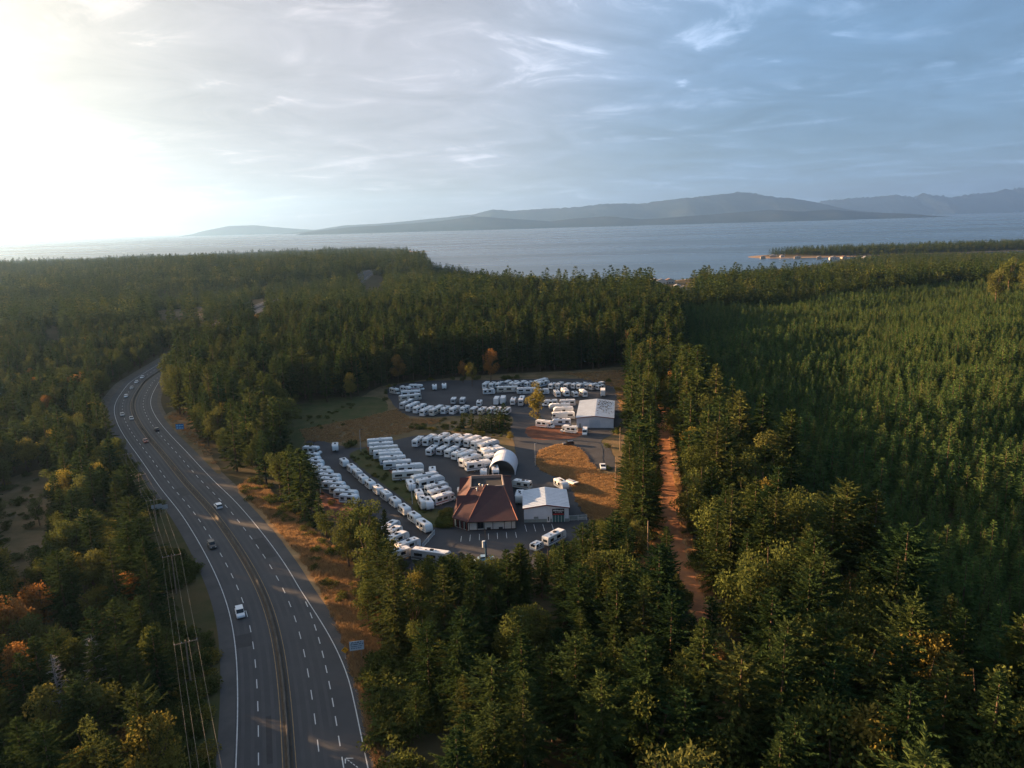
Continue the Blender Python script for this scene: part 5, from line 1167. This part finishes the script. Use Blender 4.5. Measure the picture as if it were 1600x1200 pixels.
# young plantation
yc = []; sp_ = 3.65
for ix in range(int(20 / sp_), int(1100 / sp_)):
    for iy in range(int(40 / sp_), int(1080 / sp_)):
        x, y = (ix + .1 + .8 * rg.random()) * sp_, (iy + .1 + .8 * rg.random()) * sp_
        if x > 0.80 * y + 40 or not inpoly(x, y, PLANT): continue
        if any((x - a) ** 2 + (y - b) ** 2 < 16 for a, b in taken): continue
        h = 10.2 * rg.uniform(.6, 1.2) * (1.3 if rg.random() < .08 else 1.0) * (1 + .16 * math.sin(x * .045 + 2 * math.sin(y * .03)))
        if y > 560: h *= .8
        if rg.random() < .05: continue
        yc.append(('young', x, y, h, rg.uniform(.95, 1.4), 'P'))
yc.sort(key=lambda c: -apparent(c[1], c[2], c[3]))
for c in yc[:300]: plant('young', c[1], c[2], c[3], c[4], sized(c[3], c[4], 9.5, 12) + 'young fir in the dense even plantation ' + ('beside the belt of tall trees' if inpoly(c[1] - 14, c[2] - 6, PLANT) is False else 'well inside its edge'), 'young firs of the plantation')

# ------------------------------------------------------------------ what nobody could count: the rest of the forest
def far_proto(seed, H, Rr, nb, ns, size): return conifer(seed, H, Rr, nb, ns, size, .3, .08, .75)
def scatter(name, label, cat, protos, pts, trunk=True):
    """one object: small stock of plants kept in its own mesh, set out on its own loose points"""
    V, Fc, K, Mi, T, mats = [], [], [], [], [], []; off = 0
    for k, pl in enumerate(protos):
        for me in pl:
            nv = len(me.vertices); co = np.empty(nv * 3, np.float32); me.vertices.foreach_get('co', co)
            V.append(co.reshape(-1, 3)); K.append(np.full(nv, k, np.int32))
            mm = me.materials[0]
            if mm not in mats: mats.append(mm)
            ti = me.attributes.get('tint'); tv = np.zeros(len(me.polygons), np.float32) + .5
            if ti: ti.data.foreach_get('value', tv)
            for p in me.polygons: Fc.append([i + off for i in p.vertices])
            Mi.append(np.full(len(me.polygons), mats.index(mm), np.int32)); T.append(tv); off += nv
    n = len(pts); A = np.array([(p[0], p[1], p[2]) for p in pts], np.float32)
    V.append(A); K.append(np.array([100 + p[6] for p in pts], np.int32))
    Vv = np.concatenate(V); me = bpy.data.meshes.new(name); me.from_pydata(Vv.tolist(), [], Fc)
    for mm in mats: me.materials.append(mm)
    me.polygons.foreach_set('material_index', np.concatenate(Mi)); set_tint(me, np.concatenate(T))
    a = me.attributes.new('stock', 'INT', 'POINT'); a.data.foreach_set('value', np.concatenate(K))
    sc3 = np.ones((len(Vv), 3), np.float32); sc3[-n:] = [(p[4], p[4], p[3]) for p in pts]; a = me.attributes.new('size', 'FLOAT_VECTOR', 'POINT'); a.data.foreach_set('vector', sc3.ravel())
    ro3 = np.zeros((len(Vv), 3), np.float32); ro3[-n:, 2] = [p[5] for p in pts]; a = me.attributes.new('turn', 'FLOAT_VECTOR', 'POINT'); a.data.foreach_set('vector', ro3.ravel())
    o = link(name, me); tag(o, label, cat, kind='stuff')
    gt = bpy.data.node_groups.new(name + '_set_out', 'GeometryNodeTree'); gt.interface.new_socket('Geometry', in_out='INPUT', socket_type='NodeSocketGeometry'); gt.interface.new_socket('Geometry', in_out='OUTPUT', socket_type='NodeSocketGeometry')
    nn, L = gt.nodes, gt.links.new; gi = nn.new('NodeGroupInput'); go = nn.new('NodeGroupOutput'); jo = nn.new('GeometryNodeJoinGeometry')
    def attr(nm, dt):
        q = nn.new('GeometryNodeInputNamedAttribute'); q.data_type = dt; q.inputs[0].default_value = nm; return q.outputs[0]
    ks = attr('stock', 'INT')
    def pick(val):
        cmp = nn.new('FunctionNodeCompare'); cmp.data_type = 'INT'; cmp.operation = 'EQUAL'; L(ks, cmp.inputs[2]); cmp.inputs[3].default_value = val
        sg = nn.new('GeometryNodeSeparateGeometry'); sg.domain = 'POINT'; L(gi.outputs[0], sg.inputs[0]); L(cmp.outputs[0], sg.inputs[1]); return sg.outputs[0]
    for k in range(len(protos)):
        ip = nn.new('GeometryNodeInstanceOnPoints'); L(pick(100 + k), ip.inputs['Points']); L(pick(k), ip.inputs['Instance'])
        L(attr('size', 'FLOAT_VECTOR'), ip.inputs['Scale']); er = nn.new('FunctionNodeEulerToRotation'); L(attr('turn', 'FLOAT_VECTOR'), er.inputs[0]); L(er.outputs[0], ip.inputs['Rotation'])
        L(ip.outputs[0], jo.inputs[0])
    L(jo.outputs[0], go.inputs[0]); md = o.modifiers.new('set_out', 'NODES'); md.node_group = gt
    return o
# mid forest: same trees as the individuals
prot = [[c, t] for c, t, H in TREE['firm']] + [[c, t] for c, t, H in TREE['green'][:2]] + [[TREE['yellow'][0][0], TREE['yellow'][0][1]], [TREE['orange'][0][0], TREE['orange'][0][1]]]
pts = []
for kind, x, y, h, rs, z in rest:
    if kind == 'fir': k, s = int(rg.integers(5)), h / FIRH
    else: k, s = {'green': 5 + int(rg.integers(2)), 'yellow': 7, 'orange': 8}[kind], h / 15
    pts.append((x, y, hgt(x, y), s, s * rs, rg.uniform(0, 6.28), k))
scatter('forest', 'continuous mature fir forest around yard and highway', 'forest', prot, pts)
scatter('plantation', 'dense even carpet of young green firs', 'plantation', [[c, t] for c, t, H in TREE['young']], [(c[1], c[2], hgt(c[1], c[2]), c[3] / 12, c[3] / 12 * c[4], rg.uniform(0, 6.28), int(rg.integers(5))) for c in yc[300:]])
def z2_(x, y): return abs(x - 1430) < 740 and abs(y - 2640 - .10 * (x - 900)) < 210 and math.hypot(x, y) > coast(x, y) - 300
# distant forest: coarser trees, thinning stock with distance, down to the shore
fp = []
for s in range(5): v, t = far_proto(500 + s, 24, (4.8, 4.0, 5.4, 4.5, 5.6)[s], 46, 11, 2.2); fp.append([quads_mesh('far_crown', v, t, FIR)])
for s in range(2): v, t = broadleaf(520 + s, 17, 6.0, 14, 18, 1.7, .55); fp.append([quads_mesh('far_leafy_crown', v, t, LEAFG)])
pts = []
for r0, r1, sp_ in ((700, 1500, 7.6), (1500, 2700, 10.0), (2700, 5200, 14.5)):
    for ix in range(int(-0.9 * r1 / sp_), int(0.86 * r1 / sp_)):
        xs_ = ix * sp_
        for iy in range(int(r0 * .55 / sp_), int(r1 / sp_)):
            y = (iy + rg.random()) * sp_; x = xs_ + rg.random() * sp_; r = math.hypot(x, y)
            if not (r0 <= r < r1 and y > 600) and not (y >= 720 and r < r0 and r >= r0 * .9 and r0 == 700): continue
            if r < 760 and y < 715: continue
            if abs(x) > (1.0 if x < 0 else .86) * y: continue
            if r < 1150 and inpoly(x, y, PLANT): continue
            z = hgt(x, y)
            if z < -43.2: continue
            if y < 1750:
                o, d, i = road_off(x, y)
                if d < 15: continue
            cl = math.sin(x * .011 + 1) * math.sin(y * .009) + math.sin(x * .004 - y * .006)
            if cl > 1.62: continue
            h = (20 + 4 * cl) * (rg.uniform(.5, 1.05) if rg.random() < .8 else rg.uniform(1.05, 1.55)) * min(1.0, max(.35, .45 + (min(coast(x - 80, y), coast(x, y), coast(x + 80, y)) - r) / 300))
            if z2_(x, y): h = rg.uniform(13, 28)
            if r > 1150 and x > 300 and y < 1500: h *= .8
            q = proj(x, y, z + h)
            if (r < 1700 or z2_(x, y)) and not clear_view(x, y, z, h, 3): continue
            lf = rg.random() < .14; k = 5 + int(rg.integers(2)) if lf else int(rg.integers(5)); s = h / (20 if lf else 24); w_ = s * rg.uniform(.85, 1.2) * (1.35 if sp_ > 12 else 1.1)
            pts.append((x, y, z - .3, s, w_, rg.uniform(0, 6.28), k))
scatter('distant_forest', 'distant conifer forest running down to the shore', 'forest', fp, pts)

# ------------------------------------------------------------------ bushes and dry grass
def fill(poly, n, seed, edge=0.0):
    g = random.Random(seed); xs_ = [q[0] for q in poly]; ys_ = [q[1] for q in poly]; o = []
    while len(o) < n:
        x, y = g.uniform(min(xs_), max(xs_)), g.uniform(min(ys_), max(ys_))
        if inpoly(x, y, poly): o.append((x, y))
    return o
bp = [[c] for c, t, H in TREE['bush']]
def clump(x, y): return math.sin(x * .19 + 1.3 * math.sin(y * .11)) + math.sin(y * .16 + x * .05) + rng.uniform(-.9, .9)
pts = []
for poly, n, hs in ((BRU, 900, (.3, 1.0)), (DRY4, 60, (.3, .8)), (GST, 60, (.2, .45)), (wpoly([(690, 800), (706, 796), (708, 824), (685, 826)]), 60, (.4, .7)), (wpoly([(640, 655), (790, 658), (798, 690), (640, 672)]), 130, (.25, .6)), (DRY3, 200, (.25, .7)), (wpoly([(590, 1010), (640, 960), (690, 1100), (700, 1260), (607, 1260)]), 260, (.6, 1.5)), (wpoly([(450, 640), (600, 628), (600, 648), (455, 690)]), 60, (.2, .6))):
    for x, y in fill(poly, n, n):
        if road_off(x, y)[1] < 13.5 or clump(x, y) < 0: continue
        s = rng.uniform(*hs); pts.append((x, y, 0.05, s, s * rng.uniform(.9, 1.5), rng.uniform(0, 6.28), rng.choice((0, 0, 1, 1, 2))))
# understorey along the edges of the forest
for poly in (wpoly(LOT), BRU, DRY3, DRY2, DRY1):
    for i in range(0, len(poly)):
        a, b = poly[i - 1], poly[i]
        for k in range(int((b - a).length / 3.0)):
            q = a.lerp(b, rng.random()) + Vector((rng.uniform(-3, 3), rng.uniform(-3, 3), 0))
            if any(inpoly(q.x, q.y, p) for p in NOGROW[:2]) or road_off(q.x, q.y)[1] < 15.5: continue
            pr_ = proj(q.x, q.y, 1.5)
            if pr_ and inpoly(pr_[0], pr_[1], OPEN[3]) and rng.random() < .8: continue
            s = rng.uniform(.35, 1.0); pts.append((q.x, q.y, 0.0, s, s * rng.uniform(.9, 1.4), rng.uniform(0, 6.28), rng.choice((0, 0, 0, 1, 1, 2))))
scatter('undergrowth', 'low tangled bushes along verges and forest edges', 'bushes', bp, pts)
# tufts of dry grass
def tuft(seed, n, h, r):
    g = np.random.default_rng(seed); az = g.uniform(0, 6.28, n); rr = r * np.sqrt(g.random(n)); b = np.stack([np.cos(az) * rr, np.sin(az) * rr, np.zeros(n)], 1)
    d = np.stack([g.normal(0, .35, n), g.normal(0, .35, n), np.ones(n)], 1); nn_ = np.stack([np.cos(az), np.sin(az), np.zeros(n)], 1)
    return kites(b, d, nn_, h * g.uniform(.6, 1.3, n), np.full(n, .12)), np.clip(g.normal(.5, .2, n), 0, 1)
tp = []
for s in range(4): v, t = tuft(700 + s, 46, .75, .9); tp.append([quads_mesh('tuft', v, t, DRYB)])
pts = []
for poly, n, hs in ((DRY1, 3200, (.5, 1.0)), (DRY2, 1500, (.6, 1.2)), (DRY3, 4200, (.6, 1.5)), (wpoly([(470, 672), (560, 655), (620, 640), (640, 655), (700, 655), (640, 676), (560, 692), (480, 690)]), 1500, (.4, .9)), (wpoly([(255, 655), (280, 640), (300, 650), (345, 740), (320, 728)]), 250, (.5, 1.)), (wpoly([(880, 584), (980, 578), (985, 640), (970, 650), (962, 606)]), 700, (.4, .8))):
    for x, y in fill(poly, n, n + 1):
        if road_off(x, y)[1] < 13.8 or any(inpoly(x, y, p) for p in NOGROW[1:2]): continue
        s = rng.uniform(*hs); pts.append((x, y, 0.1, s, rng.uniform(.8, 1.4), rng.uniform(0, 6.28), rng.randrange(4)))
scatter('dry_grass_tufts', 'tufts of tall dry orange grass on banks and slopes', 'grass', tp, pts)

# ------------------------------------------------------------------ houses by the shore
m_hw = [mat('house_wall_%d' % k, c, 0.8) for k, c in enumerate(((.40, .34, .28), (.30, .26, .22), (.46, .43, .40)))]
m_hr = [mat('house_roof_%d' % k, c, 0.8) for k, c in enumerate(((.20, .19, .19), (.16, .10, .08), (.34, .34, .36)))]
g = random.Random(4)
def house(px, py, z0, w, dp, h, label, k):
    q = P(px, py, z0); z = max(hgt(q.x, q.y), SEA + .5)
    t = empty('house', (q.x, q.y, z), g.uniform(-.4, .4)); tag(t, label, 'house', 'houses by the shore')
    MB().prism([(-w / 2, -1), (w / 2, -1), (w / 2, h), (0, h + w * .18), (-w / 2, h)], -dp / 2, dp / 2).build('wall', m_hw[k % 3], t)
    for s in (-1, 1):
        MB().add([(s * (w / 2 + .6), -dp / 2 - .5, h - .1), (0, -dp / 2 - .5, h + w * .18 + .12), (0, dp / 2 + .5, h + w * .18 + .12), (s * (w / 2 + .6), dp / 2 + .5, h - .1), (s * (w / 2 + .6), -dp / 2 - .5, h + .25), (0, -dp / 2 - .5, h + w * .18 + .47), (0, dp / 2 + .5, h + w * .18 + .47), (s * (w / 2 + .6), dp / 2 + .5, h + .25)],
                 [(3, 2, 1, 0), (4, 5, 6, 7), (0, 1, 5, 4), (1, 2, 6, 5), (2, 3, 7, 6), (3, 0, 4, 7)]).build('roof', m_hr[(k + 1) % 3], t)
    for i in range(3): MB().box(-w * .36 + i * w * .27, -w * .22 + i * w * .27, -dp / 2 - .08, -dp / 2 - .003, 1.2, 3.2).build('window', m_glass, t)
for k, (px, py, w) in enumerate(((1192, 402.5, 16), (1208, 401.5, 22), (1222, 401.5, 14), (1246, 402.5, 20), (1280, 403, 14), (1302, 404, 24), (1318, 403, 18), (1352, 405, 20))):
    house(px, py, SEA + 3, w, 10, 5.5, ORD[k] + ' shore house from the tip of the rocky headland', k)
for k, (px, py) in enumerate(((1022, 432), (1034, 434), (1046, 433), (1058, 440), (1068, 443), (1078, 439), (1086, 444))):
    house(px, py, -28, 20 if k < 3 else 13, 12, 7 if k < 3 else 5, ORD[k] + ' rooftop from the water end of the village among trees', k + 1)
